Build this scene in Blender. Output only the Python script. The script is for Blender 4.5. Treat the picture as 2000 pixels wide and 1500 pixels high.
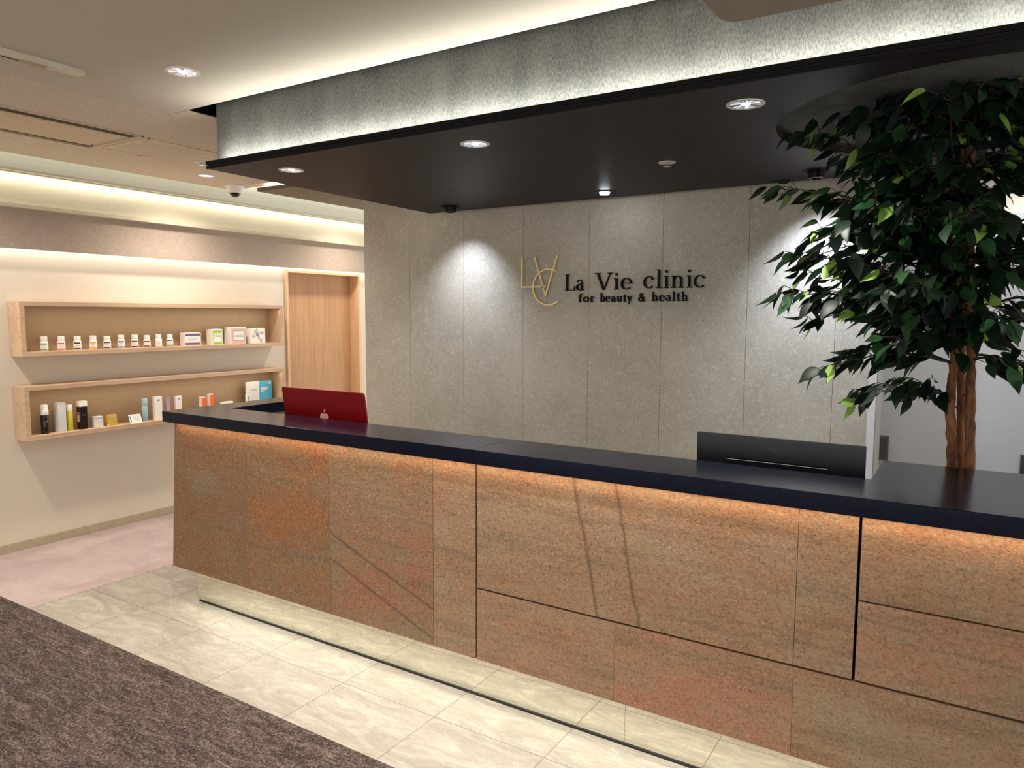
import bpy, math, random
from mathutils import Vector, Matrix

for o in list(bpy.data.objects):
    bpy.data.objects.remove(o, do_unlink=True)
SC = bpy.context.scene
COL = SC.collection
PI = math.pi
R = math.radians

# ------------------------------------------------------------------ camera
Xc = Vector((2285, -146, 1435)).normalized()
Yc = Vector((910, 133, -1435)); Yc = (Yc - Xc * Xc.dot(Yc)).normalized()
Zc = Xc.cross(Yc)
rot = Matrix((Xc, Yc, Zc))            # world axes in camera space -> rows give camera-to-world
cam_data = bpy.data.cameras.new('camera')
cam_data.sensor_width = 36.0
cam_data.lens = 1435.0 / 2000.0 * 36.0
cam_data.clip_start = 0.02
camera = bpy.data.objects.new('camera', cam_data)
camera.matrix_world = Matrix.Translation((0, 0, 1.5)) @ rot.to_4x4()
COL.objects.link(camera)
SC.camera = camera

# ------------------------------------------------------------------ world + exposure
world = bpy.data.worlds.new('world'); SC.world = world
world.use_nodes = True
world.node_tree.nodes['Background'].inputs[0].default_value = (1.0, 0.98, 0.95, 1)
world.node_tree.nodes['Background'].inputs[1].default_value = 1.25
SC.view_settings.view_transform = 'Standard'
SC.view_settings.look = 'None'
SC.view_settings.gamma = 1
SC.view_settings.exposure = 0.65
SC.view_settings.use_curve_mapping = False
try:
    SC.cycles.use_denoising = True
    SC.cycles.max_bounces = 10
    SC.cycles.diffuse_bounces = 5
    SC.cycles.sample_clamp_indirect = 6
    SC.cycles.caustics_reflective = False
    SC.cycles.caustics_refractive = False
except Exception:
    pass

WARM = (1.0, 0.86, 0.66)
NEUT = (1.0, 0.95, 0.84)
COOL = (0.70, 0.79, 1.0)
ORANGE = (1.0, 0.66, 0.40)

def area(name, loc, sx, sy, power, color, rx=0.0, ry=0.0, rz=0.0, spread=PI):
    l = bpy.data.lights.new(name, 'AREA'); l.shape = 'RECTANGLE'
    l.size = sx; l.size_y = sy; l.energy = power; l.color = color; l.spread = spread
    o = bpy.data.objects.new(name, l); o.location = loc; o.rotation_euler = (rx, ry, rz)
    COL.objects.link(o); return o

def spot(name, loc, target, power, color, angle, blend=0.5, radius=0.03):
    l = bpy.data.lights.new(name, 'SPOT'); l.energy = power; l.color = color
    l.spot_size = angle; l.spot_blend = blend; l.shadow_soft_size = radius
    o = bpy.data.objects.new(name, l); o.location = loc
    d = Vector(target) - Vector(loc)
    o.rotation_euler = d.to_track_quat('-Z', 'Y').to_euler()
    COL.objects.link(o); return o

# linear strips (the led tapes of the coves, the canopy and the counter)
area('strip_light', (-0.7, 2.124, 2.176), 4.4, 0.014, 10.5, (1.0, 0.985, 0.93), rx=PI - R(22))           # on the canopy, up the beam face
area('strip_light', (-0.85, 2.154, 0.954), 5.0, 0.008, 2.6, ORANGE, rx=R(6))                           # under the worktop edge
area('strip_light', (-0.85, 2.236, 0.198), 4.9, 0.03, 7.0, (1.0, 0.96, 0.84), rx=R(-12))                 # under the counter, onto the floor
area('strip_light', (-4.802, 2.6, 2.56), 9.0, 0.03, 8, (0.98, 1.0, 0.92), rx=0, ry=R(70), rz=0).rotation_euler = (R(60), 0, R(90))
area('strip_light', (-4.853, 2.6, 2.327), 9.0, 0.018, 9, (1.0, 0.95, 0.82), rz=R(90))                 # top of the beige band
area('strip_light', (-5.0, 2.6, 1.95), 9.0, 0.04, 11, (1.0, 0.95, 0.88), rz=R(90))                     # wall washer behind the lower band
area('strip_light', (-3.8, 3.62, 2.40), 1.1, 0.02, 8, (0.95, 0.98, 1.0), rx=PI - R(20))
# ceiling downlights (recessed cans, plus unseen fill lamps)
for x, y, p in [(-2.629, 1.792, 44), (-1.6, 1.60, 46), (-0.6, 1.60, 44), (0.5, 1.6, 30)]:
    spot('can_or_fill_light', (x, y, 2.395), (x, y, 0), p, (1.0, 0.92, 0.83), R(105), 0.9, 0.04)
for x, y, p in [(-4.447, 3.179, 46), (-4.447, 1.5, 52), (-4.447, 4.8, 34), (-2.6, 0.2, 26), (-0.8, 0.2, 26), (1.0, 0.2, 22)]:  # row nearest the camera is unseen, added to fill the room
    spot('can_or_fill_light', (x, y, 2.395), (x, y, 0), p, (1.0, 0.92, 0.83), R(150), 1.0, 0.05)
for x, y, p in [(-1.643, 2.336, 34), (-0.633, 2.331, 30), (-2.643, 2.325, 34)]:
    spot('can_or_fill_light', (x, y, 2.118), (x, y, 0), p, (1.0, 0.96, 0.90), R(150), 1.0, 0.04)
spot('wall_spot', (-2.704, 3.585, 2.10), (-2.78, 3.86, 1.35), 21, COOL, R(92), 1.0, 0.02)
spot('wall_spot', (-0.642, 3.54, 2.10), (-0.60, 3.86, 1.45), 38, COOL, R(98), 1.0, 0.02)
spot('wall_spot', (-1.69, 3.58, 2.10), (-1.2, 2.2, 1.0), 8, COOL, R(60), 0.6, 0.02)

# ------------------------------------------------------------------ materials
def lin(c):
    c = c / 255.0
    return c / 12.92 if c <= 0.04045 else ((c + 0.055) / 1.055) ** 2.4
def rgb(r, g, b): return (lin(r), lin(g), lin(b), 1)

class NT:
    def __init__(s, name):
        s.m = bpy.data.materials.new(name); s.m.use_nodes = True
        s.t = s.m.node_tree; s.b = s.t.nodes['Principled BSDF']
    def n(s, typ, **kw):
        nd = s.t.nodes.new(typ)
        for k, v in kw.items():
            if k.startswith('i_'):
                nd.inputs[k[2:].replace('_', ' ')].default_value = v
            else: setattr(nd, k, v)
        return nd
    def l(s, a, b): s.t.links.new(a, b)
    def coords(s, scale=(1, 1, 1), loc=(0, 0, 0), rot=(0, 0, 0)):
        tc = s.n('ShaderNodeTexCoord'); mp = s.n('ShaderNodeMapping')
        mp.inputs['Scale'].default_value = scale; mp.inputs['Location'].default_value = loc
        mp.inputs['Rotation'].default_value = rot
        s.l(tc.outputs['Object'], mp.inputs['Vector']); return mp.outputs['Vector']
    def noise(s, vec, scale, detail=4, rough=0.55, dist=0.0):
        nd = s.n('ShaderNodeTexNoise'); nd.inputs['Scale'].default_value = scale
        nd.inputs['Detail'].default_value = detail; nd.inputs['Roughness'].default_value = rough
        nd.inputs['Distortion'].default_value = dist
        s.l(vec, nd.inputs['Vector']); return nd.outputs['Fac']
    def ramp(s, fac, stops, interp='LINEAR'):
        nd = s.n('ShaderNodeValToRGB'); cr = nd.color_ramp; cr.interpolation = interp
        while len(cr.elements) < len(stops): cr.elements.new(0.5)
        for e, (p, c) in zip(cr.elements, stops):
            e.position = p; e.color = c
        s.l(fac, nd.inputs['Fac']); return nd.outputs['Color']
    def mix(s, a, b, fac, mode='MIX'):
        nd = s.n('ShaderNodeMix'); nd.data_type = 'RGBA'; nd.blend_type = mode
        for sock, v in ((nd.inputs[6], a), (nd.inputs[7], b), (nd.inputs[0], fac)):
            if hasattr(v, 'is_output'): s.l(v, sock)
            else: sock.default_value = v
        return nd.outputs[2]
    def math(s, op, a, b=0.0, c=0.0):
        nd = s.n('ShaderNodeMath', operation=op)
        for i, v in enumerate((a, b, c)):
            if hasattr(v, 'is_output'): s.l(v, nd.inputs[i])
            else: nd.inputs[i].default_value = v
        return nd.outputs[0]
    def bump(s, h, strength=0.3, dist=0.01):
        nd = s.n('ShaderNodeBump'); nd.inputs['Strength'].default_value = strength
        nd.inputs['Distance'].default_value = dist
        s.l(h, nd.inputs['Height']); s.l(nd.outputs[0], s.b.inputs['Normal'])
    def set(s, color=None, rough=None, metal=None, spec=None):
        for k, v in (('Base Color', color), ('Roughness', rough), ('Metallic', metal), ('Specular IOR Level', spec)):
            if v is None: continue
            if hasattr(v, 'is_output'): s.l(v, s.b.inputs[k])
            else: s.b.inputs[k].default_value = v
        return s.m

def plain(name, c, rough=0.6, metal=0.0, spec=0.5, var=0.06, scale=20):
    t = NT(name); v = t.coords(); f = t.noise(v, scale, 3)
    a = tuple(min(1, x * (1 + var)) for x in c[:3]) + (1,); b = tuple(x * (1 - var) for x in c[:3]) + (1,)
    return t.set(t.ramp(f, [(0.35, b), (0.65, a)]), rough, metal, spec)

def emissive(name, c, strength):
    t = NT(name); t.set(c, 0.5); t.b.inputs['Emission Color'].default_value = c
    t.b.inputs['Emission Strength'].default_value = strength; return t.m

def fabric(name, c, var=0.16, rough=0.85, axis='X', scale=300):
    t = NT(name)
    v1 = t.coords((1, 1, 0.12)); v2 = t.coords((0.1, 0.1, 1)); v3 = t.coords()
    a = t.noise(v1, scale, 2); b = t.noise(v2, scale, 2); d = t.noise(v3, 3, 3)
    s = t.math('ADD', t.math('MULTIPLY', a, 0.4), t.math('ADD', t.math('MULTIPLY', b, 0.35), t.math('MULTIPLY', d, 0.25)))
    lo = tuple(x * (1 - var * 1.6) for x in c[:3]) + (1,); hi = tuple(min(1, x * (1 + var * 1.6)) for x in c[:3]) + (1,)
    t.bump(s, 0.25, 0.003)
    return t.set(t.ramp(s, [(0.36, lo), (0.64, hi)]), rough, 0, 0.3)

def stone_veneer(seed, c1, c2, c3, tilt=0.0, coarse=1.0, cracks=()):
    t = NT('stone_veneer_%d' % seed); random.seed(seed)
    off = (random.uniform(-9, 9), random.uniform(-9, 9), random.uniform(-9, 9))
    vv = t.coords((1.0, 1.0, 1.9), off, (0, tilt, 0))
    v = t.coords((1, 1, 1), off)
    vs = t.coords((0.5, 1, 5.0), off, (0, tilt + 0.25, 0))
    big = t.noise(vv, 2.3, 7, 0.62, 0.9)
    med = t.noise(vv, 9, 6, 0.7, 0.6)
    fine = t.noise(v, 110 * coarse, 4, 0.75, 0.6)
    streak = t.noise(vs, 5, 5, 0.6, 0.5)
    base = t.ramp(t.math('ADD', t.math('MULTIPLY', big, 0.7), t.math('MULTIPLY', med, 0.3)),
                  [(0.36, c1), (0.5, c2), (0.62, c3)])
    base = t.mix(base, rgb(122, 104, 84), t.ramp(streak, [(0.5, (0, 0, 0, 1)), (0.72, (0.7, 0.7, 0.7, 1))]))
    # thin veins
    ve = t.noise(t.coords((0.8, 1, 2.0), off, (0, tilt + 0.5, 0)), 2.2, 4, 0.55, 0.8)
    vein = t.math('ABSOLUTE', t.math('SUBTRACT', ve, 0.5))
    base = t.mix(base, rgb(92, 74, 58), t.ramp(vein, [(0.0, (0.2, 0.2, 0.2, 1)), (0.007, (0, 0, 0, 1))]))
    base = t.mix(base, (0.30, 0.26, 0.22, 1), t.ramp(fine, [(0.34, (0.62, 0.62, 0.62, 1)), (0.47, (0, 0, 0, 1))]), 'MULTIPLY')
    base = t.mix(base, rgb(196, 160, 122), t.ramp(fine, [(0.54, (0, 0, 0, 1)), (0.68, (0.65, 0.65, 0.65, 1))]))
    if cracks:
        tc_ = t.n('ShaderNodeTexCoord'); sp_ = t.n('ShaderNodeSeparateXYZ'); t.l(tc_.outputs['Object'], sp_.inputs[0])
        wob = t.math('MULTIPLY', t.math('SUBTRACT', t.noise(tc_.outputs['Object'], 7, 4, 0.6), 0.5), 0.05)
        for (cx0, cz0, sl_, wd) in cracks:
            dd = t.math('ABSOLUTE', t.math('SUBTRACT', t.math('ADD', sp_.outputs[0], wob), t.math('ADD', t.math('MULTIPLY', t.math('SUBTRACT', sp_.outputs[2], cz0), sl_), cx0)))
            k_ = t.math('DIVIDE', dd, wd)
            base = t.mix(base, rgb(70, 56, 44), t.ramp(k_, [(0.0, (0.7, 0.7, 0.7, 1)), (0.35, (0.3, 0.3, 0.3, 1)), (1.0, (0, 0, 0, 1))]))
    h = t.math('ADD', t.math('MULTIPLY', fine, 0.5), t.math('ADD', t.math('MULTIPLY', med, 0.12), t.math('MULTIPLY', t.noise(v, 60 * coarse, 5, 0.7, 1.2), 0.7)))
    t.bump(h, 1.0, 0.010)
    return t.set(base, 0.55, 0, 0.35)

C1, C2, C3 = rgb(162, 122, 92), rgb(163, 133, 105), rgb(164, 141, 114)
C1r, C2r, C3r = rgb(178, 124, 96), rgb(168, 132, 104), rgb(164, 140, 114)
C1d, C2d, C3d = rgb(138, 94, 60), rgb(140, 104, 74), rgb(140, 118, 94)
M = {}
M['worktop'] = plain('black_laminate', rgb(6, 8, 24), 0.2, 0, 0.27, 0.03)
M['worktop'].node_tree.nodes['Principled BSDF'].inputs['Specular Tint'].default_value = (0.72, 0.8, 1.0, 1)
M['black'] = plain('black_paint', rgb(3, 3, 3), 0.8, 0, 0.1)
M['darkwood'] = None
t = NT('canopy_soffit'); v = t.coords((0.15, 1, 1)); f = t.noise(v, 120, 3)
M['canopy'] = t.set(t.ramp(f, [(0.35, rgb(30, 25, 31)), (0.65, rgb(38, 31, 37))]), 0.5, 0, 0.18)
t.bump(f, 0.1, 0.002)
M['canopy_edge'] = plain('canopy_edge', rgb(8, 7, 8), 0.6, 0, 0.15)
t = NT('hole_fabric'); M['hole'] = fabric('hole_fabric_taupe', rgb(80, 70, 54), 0.08)
t = NT('grey_woven_wallcovering'); f1 = t.noise(t.coords((1, 1, 0.35)), 230, 3, 0.7); f2 = t.noise(t.coords((1, 1, 0.3)), 9, 4, 0.6)
s = t.math('ADD', t.math('MULTIPLY', f1, 0.7), t.math('MULTIPLY', f2, 0.3)); t.bump(s, 0.4, 0.004)
M['beam'] = t.set(t.ramp(s, [(0.38, rgb(62, 64, 62)), (0.62, rgb(104, 104, 98))]), 0.7, 0, 0.3)
M['cream'] = plain('cream_ceiling_paint', rgb(196, 188, 172), 0.85, var=0.01)
M['tex'] = None
t = NT('textured_ceiling_paper'); v = t.coords(); f = t.noise(v, 120, 3, 0.6)
M['tex'] = t.set(t.ramp(f, [(0.38, rgb(198, 186, 168)), (0.62, rgb(216, 204, 186))]), 0.9, 0, 0.2); t.bump(f, 0.35, 0.004)
M['pale'] = plain('pale_cove_paint', rgb(208, 206, 190), 0.85, var=0.01)
M['beige_band'] = fabric('beige_linen_wallpaper', rgb(204, 194, 170), 0.05, scale=260)
M['taupe_band'] = fabric('taupe_linen_wallpaper', rgb(178, 160, 144), 0.10, scale=260)
M['wall'] = plain('cream_wall_paint', rgb(214, 202, 184), 0.8, var=0.01, scale=3)
M['wood'] = None
def wood(name, a, b, vert=True, scale=60):
    t = NT(name); v = t.coords((1, 1, 0.04) if vert else (1, 0.04, 1)); f = t.noise(v, scale, 4, 0.6, 0.3)
    g = t.noise(t.coords((1, 1, 0.1) if vert else (1, 0.1, 1)), 6, 3)
    s = t.math('ADD', t.math('MULTIPLY', f, 0.6), t.math('MULTIPLY', g, 0.4))
    t.bump(f, 0.05, 0.002)
    return t.set(t.ramp(s, [(0.38, a), (0.62, b)]), 0.5, 0, 0.4)
M['doorwood'] = wood('oak_door_veneer', rgb(178, 132, 90), rgb(196, 154, 112))
M['framewood'] = wood('oak_frame', rgb(216, 176, 134), rgb(228, 192, 150))
M['shelfwood'] = wood('oak_shelf', rgb(188, 154, 122), rgb(208, 176, 144), False)
M['shelfback'] = plain('shelf_back_board', rgb(178, 150, 118), 0.8, var=0.02)
M['white'] = plain('white_paint', rgb(214, 214, 214), 0.55, var=0.01)
M['jamb'] = plain('grey_beige_jamb', rgb(166, 164, 152), 0.6, var=0.01)
M['whitedoor'] = plain('white_door_laminate', rgb(188, 186, 184), 0.5, var=0.01)
M['steel'] = plain('brushed_steel', rgb(120, 120, 118), 0.35, 0.8)
M['trim'] = plain('beige_baseboard', rgb(176, 160, 134), 0.6)

t = NT('grey_stone_wall_tile')
v = t.coords(); n1 = t.noise(v, 3.0, 6, 0.6); n2 = t.noise(v, 95, 4, 0.75, 1.2); n3 = t.noise(v, 30, 4, 0.6, 0.8)
base = t.ramp(n1, [(0.35, rgb(172, 165, 150)), (0.65, rgb(188, 180, 163))])
base = t.mix(base, rgb(214, 210, 194), t.ramp(t.math('MULTIPLY', n2, t.math('ADD', n3, 0.5)), [(0.52, (0, 0, 0, 1)), (0.66, (0.55, 0.55, 0.55, 1))]))
base = t.mix(base, rgb(136, 128, 114), t.ramp(n2, [(0.32, (0.5, 0.5, 0.5, 1)), (0.45, (0, 0, 0, 1))]))
t.bump(n2, 0.15, 0.003)
M['stonewall'] = t.set(base, 0.5, 0, 0.4)

# floor tile with joints
t = NT('beige_marble_floor_tile')
tc = t.n('ShaderNodeTexCoord'); sep = t.n('ShaderNodeSeparateXYZ'); t.l(tc.outputs['Object'], sep.inputs[0])
def joint(out, period, off, w):
    a = t.math('DIVIDE', t.math('SUBTRACT', out, off), period)
    fr = t.math('FRACT', a); d = t.math('MINIMUM', fr, t.math('SUBTRACT', 1.0, fr))
    return t.math('LESS_THAN', t.math('MULTIPLY', d, period), w), t.math('FLOOR', a)
jx, ix = joint(sep.outputs[0], 0.4715, -1.165, 0.0013)
jy, iy = joint(sep.outputs[1], 0.317, 2.060, 0.0013)
j = t.math('MAXIMUM', jx, jy)
cmb = t.n('ShaderNodeCombineXYZ'); t.l(t.math('MULTIPLY', ix, 3.71), cmb.inputs[0]); t.l(t.math('MULTIPLY', iy, 5.37), cmb.inputs[1]); t.l(t.math('ADD', ix, t.math('MULTIPLY', iy, 2.3)), cmb.inputs[2])
add = t.n('ShaderNodeVectorMath', operation='ADD'); t.l(tc.outputs['Object'], add.inputs[0]); t.l(cmb.outputs[0], add.inputs[1])
mp = t.n('ShaderNodeMapping'); mp.inputs['Scale'].default_value = (0.7, 2.0, 1); t.l(add.outputs[0], mp.inputs['Vector'])
w1 = t.noise(mp.outputs[0], 5, 8, 0.7, 2.2); w2 = t.noise(mp.outputs[0], 34, 6, 0.75, 2.5)
base = t.ramp(t.math('ADD', t.math('MULTIPLY', w1, 0.65), t.math('MULTIPLY', w2, 0.35)), [(0.38, rgb(146, 138, 126)), (0.5, rgb(160, 152, 140)), (0.6, rgb(178, 171, 156))])
base = t.mix(base, rgb(96, 88, 78), j)
t.bump(t.math('SUBTRACT', w2, t.math('MULTIPLY', j, 0.6)), 0.08, 0.004)
M['tile'] = t.set(base, 0.42, 0, 0.4)

t = NT('brown_loop_carpet')
v = t.coords(); vs = t.coords((0.5, 1.8, 1), (0, 0, 0), (0, 0, R(20)))
n1 = t.noise(v, 170, 4, 0.8); n2 = t.noise(vs, 14, 7, 0.8, 1.5); n3 = t.noise(v, 70, 4, 0.7)
s = t.math('ADD', t.math('MULTIPLY', n1, 0.45), t.math('ADD', t.math('MULTIPLY', n2, 0.3), t.math('MULTIPLY', n3, 0.25)))
base = t.ramp(s, [(0.42, rgb(42, 34, 31)), (0.5, rgb(86, 74, 67)), (0.59, rgb(156, 140, 130))])
t.bump(s, 1.0, 0.012)
M['carpet'] = t.set(base, 0.95, 0, 0.1)

t = NT('pink_grey_vinyl_floor')
v = t.coords((1, 1, 1)); n1 = t.noise(v, 4, 7, 0.7, 1.0); n2 = t.noise(v, 70, 3, 0.6)
base = t.ramp(t.math('ADD', t.math('MULTIPLY', n1, 0.7), t.math('MULTIPLY', n2, 0.3)), [(0.38, rgb(164, 144, 140)), (0.62, rgb(182, 164, 158))])
M['pink'] = t.set(base, 0.6, 0, 0.3); t.bump(n2, 0.1, 0.002)

t = NT('mirror'); M['mirror'] = t.set(rgb(232, 231, 220), 0.015, 1.0)
t = NT('bark'); v = t.coords((1, 1, 0.3)); f = t.noise(v, 40, 5, 0.65, 0.6)
M['bark'] = t.set(t.ramp(f, [(0.35, rgb(84, 50, 28)), (0.65, rgb(150, 98, 56))]), 0.8); t.bump(f, 0.6, 0.006)
M['twig'] = plain('twig_bark', rgb(56, 44, 30), 0.7)
def leafmat(name, a, b, rough=0.45):
    t = NT(name); f = t.noise(t.coords(), 9, 2); t.set(t.ramp(f, [(0.35, a), (0.65, b)]), rough, 0, 0.3); return t.m
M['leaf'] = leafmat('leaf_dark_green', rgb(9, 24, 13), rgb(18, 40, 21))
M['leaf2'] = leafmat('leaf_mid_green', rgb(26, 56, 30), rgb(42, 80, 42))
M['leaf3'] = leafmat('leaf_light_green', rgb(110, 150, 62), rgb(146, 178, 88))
M['chrome'] = plain('chrome_reflector', rgb(216, 218, 226), 0.12, 1.0)
M['ring'] = plain('white_ring', rgb(222, 218, 208), 0.4)
M['glow'] = emissive('lamp_glow', (0.9, 0.93, 1.0, 1), 0.8)
M['glowhot'] = emissive('lamp_glow_hot', (0.85, 0.92, 1.0, 1), 40.0)
M['gold'] = plain('brushed_gold', rgb(236, 212, 154), 0.4, 0.35)
M['letter'] = plain('black_acrylic', rgb(5, 5, 5), 0.6, 0, 0.2)
M['red'] = plain('red_aluminium', rgb(122, 4, 14), 0.35, 0.3, var=0.01)
M['logo'] = plain('polished_pink_logo', rgb(236, 176, 176), 0.3, 0.3)
M['mon'] = plain('black_textured_plastic', rgb(15, 15, 20), 0.32)
M['desk'] = plain('grey_brown_laminate', rgb(120, 104, 90), 0.5)
M['plastic'] = plain('white_plastic', rgb(236, 232, 224), 0.4, var=0.01)
M['glassdark'] = plain('smoked_dome', rgb(20, 20, 22), 0.08)
M['slot'] = plain('dark_slot', rgb(34, 30, 28), 0.7)
M['ac'] = plain('air_conditioner_plastic', rgb(206, 186, 158), 0.6, var=0.01)
for k, c in dict(green=(84, 170, 110), red_=(206, 60, 52), dark=(46, 40, 40), amber=(232, 164, 44), violet=(70, 48, 110), blue=(38, 104, 180),
                 brown=(84, 62, 52), maroon=(120, 56, 66), grey=(150, 146, 142), slate=(96, 92, 110), purple=(116, 84, 118), lime=(144, 196, 48),
                 rose=(222, 176, 164), orange=(246, 98, 8), lilac=(190, 172, 204), sky=(70, 176, 210), ice=(140, 174, 188), yellow=(196, 180, 40),
                 goldbox=(206, 170, 70), teal=(30, 140, 150), navy=(48, 44, 110), pinkred=(230, 70, 110), ltblue=(168, 198, 210)).items():
    M[k] = plain('print_' + k.strip('_'), rgb(*c), 0.45, var=0.01)
M['frost'] = plain('frosted_silver_card', rgb(206, 208, 206), 0.35)
M['marble'] = plain('white_marble_card', rgb(222, 218, 210), 0.4, var=0.16, scale=160)
M['blackgloss'] = plain('glossy_black_plastic', rgb(28, 20, 16), 0.18)

# ------------------------------------------------------------------ mesh helpers
class MB:
    def __init__(s): s.v = []; s.f = []; s.mi = []
    def add(s, vs, fs, mi=0):
        n = len(s.v); s.v += [tuple(p) for p in vs]; s.f += [tuple(i + n for i in f) for f in fs]; s.mi += [mi] * len(fs); return s
    def box(s, x0, x1, y0, y1, z0, z1, mi=0):
        vs = [(x, y, z) for z in (z0, z1) for y in (y0, y1) for x in (x0, x1)]
        return s.add(vs, [(0, 2, 3, 1), (4, 5, 7, 6), (0, 1, 5, 4), (2, 6, 7, 3), (0, 4, 6, 2), (1, 3, 7, 5)], mi)
    def prism(s, poly, axis, a, b, mi=0):
        """poly = list of 2-D points (ccw) in the plane normal to axis"""
        def P(p, d):
            return {'x': (d, p[0], p[1]), 'y': (p[0], d, p[1]), 'z': (p[0], p[1], d)}[axis]
        n = len(poly); vs = [P(p, a) for p in poly] + [P(p, b) for p in poly]
        fs = [tuple(range(n))[::-1], tuple(range(n, 2 * n))] + [(i, (i + 1) % n, n + (i + 1) % n, n + i) for i in range(n)]
        return s.add(vs, fs, mi)
    def lathe(s, prof, seg=28, c=(0, 0, 0), mi=0, close=False):
        vs = []; fs = []
        for r, z in prof:
            for i in range(seg):
                a = 2 * PI * i / seg; vs.append((c[0] + r * math.cos(a), c[1] + r * math.sin(a), c[2] + z))
        for k in range(len(prof) - 1):
            for i in range(seg):
                j = (i + 1) % seg; fs.append((k * seg + i, k * seg + j, (k + 1) * seg + j, (k + 1) * seg + i))
        if prof[0][0] > 1e-6: fs.append(tuple(range(seg))[::-1])
        if prof[-1][0] > 1e-6: fs.append(tuple(range((len(prof) - 1) * seg, len(prof) * seg)))
        if close: fs = fs[:-2] if prof[0][0] > 1e-6 and prof[-1][0] > 1e-6 else fs
        return s.add(vs, fs, mi)
    def tube(s, pts, rad, seg=8, mi=0):
        pts = [Vector(p) for p in pts]; rr = rad if isinstance(rad, (list, tuple)) else [rad] * len(pts)
        vs = []; up = Vector((0.13, 0.21, 0.97)).normalized()
        for k, p in enumerate(pts):
            d = (pts[min(k + 1, len(pts) - 1)] - pts[max(k - 1, 0)]).normalized()
            if abs(d.dot(up)) > 0.97: u = Vector((1, 0.1, 0)).cross(d).normalized()
            else: u = up.cross(d).normalized()
            w = d.cross(u)
            for i in range(seg):
                a = 2 * PI * i / seg; vs.append(p + (u * math.cos(a) + w * math.sin(a)) * rr[k])
        fs = [(k * seg + i, k * seg + (i + 1) % seg, (k + 1) * seg + (i + 1) % seg, (k + 1) * seg + i) for k in range(len(pts) - 1) for i in range(seg)]
        fs += [tuple(range(seg))[::-1], tuple(range((len(pts) - 1) * seg, len(pts) * seg))]
        return s.add(vs, fs, mi)
    def build(s, name, mats, parent=None, bevel=0.0, smooth=False, loc=None):
        """verts are world coordinates; with a parent they are rewritten relative to it"""
        off = Vector((0, 0, 0)); p = parent
        while p is not None: off += p.location; p = p.parent
        if loc is not None: off = off + Vector(loc) if parent is not None else Vector(loc)
        me = bpy.data.meshes.new(name)
        me.from_pydata([tuple(Vector(v) - off) for v in s.v], [], s.f)
        if not isinstance(mats, (list, tuple)): mats = [mats]
        for m in mats: me.materials.append(m)
        for poly, i in zip(me.polygons, s.mi): poly.material_index = i; poly.use_smooth = smooth
        me.update()
        o = bpy.data.objects.new(name, me); COL.objects.link(o)
        if parent is not None: o.parent = parent
        if loc is not None: o.location = loc
        if bevel > 0:
            b = o.modifiers.new('bevel', 'BEVEL'); b.width = bevel; b.segments = 2; b.limit_method = 'ANGLE'; b.angle_limit = R(40)
        return o

def tag(o, label=None, cat=None, group=None, kind=None):
    if label: o['label'] = label
    if cat: o['category'] = cat
    if group: o['group'] = group
    if kind: o['kind'] = kind
    return o
def thing(name, label, cat, loc=(0, 0, 0), group=None):
    o = bpy.data.objects.new(name, None); o.empty_display_size = 0.05; o.location = loc; COL.objects.link(o)
    return tag(o, label, cat, group)
def struct(name, mb, mat, label, cat, bevel=0.0, smooth=False):
    return tag(mb.build(name, mat, None, bevel, smooth), label, cat, kind='structure')
def dup_tree(root, loc, label, group=None):
    r = root.copy(); COL.objects.link(r); r.location = loc; r['label'] = label
    if group: r['group'] = group
    for ch in list(root.children):
        c = ch.copy(); COL.objects.link(c); c.parent = r
        for g in list(ch.children):
            d = g.copy(); COL.objects.link(d); d.parent = c
    return r

# ================================================================== SETTING
TX = 3.0
struct('floor', MB().box(-5.15, TX, -3, 1.745, -0.05, 0.0), M['carpet'], 'brown speckled carpet in front of the pale tiled strip', 'carpet')
struct('floor', MB().box(-4.005, TX, 1.745, 6.5, -0.05, 0.0), M['tile'], 'beige marbled floor tiles running along the reception counter', 'floor')
struct('floor', MB().box(-5.15, -4.005, 1.745, 6.5, -0.05, 0.0), M['pink'], 'pinkish grey smooth floor beside the shelf wall', 'floor')

# left wall with door opening, bands, cove
wl = MB()
wl.box(-5.15, -5.05, -3, 4.36, 0, 2.40); wl.box(-5.15, -5.05, 5.235, 6.5, 0, 2.40); wl.box(-5.15, -5.05, 4.36, 5.235, 1.86, 2.40)
struct('wall_left', wl, M['wall'], 'cream painted wall carrying the two wooden display shelves', 'wall')
bb = MB().box(-5.05, -5.040, -3, 4.33, 0, 0.056)
struct('baseboard_left', bb, M['trim'], 'low beige baseboard under the display shelves', 'baseboard', 0.002)
struct('trim_1', MB().box(-4.95, -4.93, -3, 6.5, 1.882, 2.119).box(-4.97, -4.95, -3, 6.5, 2.09, 2.119), M['taupe_band'], 'taupe linen covered bulkhead band above the door and shelves', 'bulkhead')
lip = MB().prism([(-4.96, 2.119), (-4.868, 2.121), (-4.868, 2.143), (-4.885, 2.143), (-4.885, 2.335), (-4.96, 2.335)], 'y', -3, 6.5)
for i in range(0): pass
struct('trim_2', lip, M['beige_band'], 'beige linen bulkhead band lit from its top edge', 'bulkhead')
cv = MB().prism([(-4.96, 2.335), (-4.842, 2.331), (-4.838, 2.345), (-4.843, 2.40), (-4.848, 2.62), (-4.96, 2.62)], 'y', -3, 6.5)
struct('trim_3', cv, M['pale'], 'pale curved light cove above the beige band', 'cove')
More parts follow.
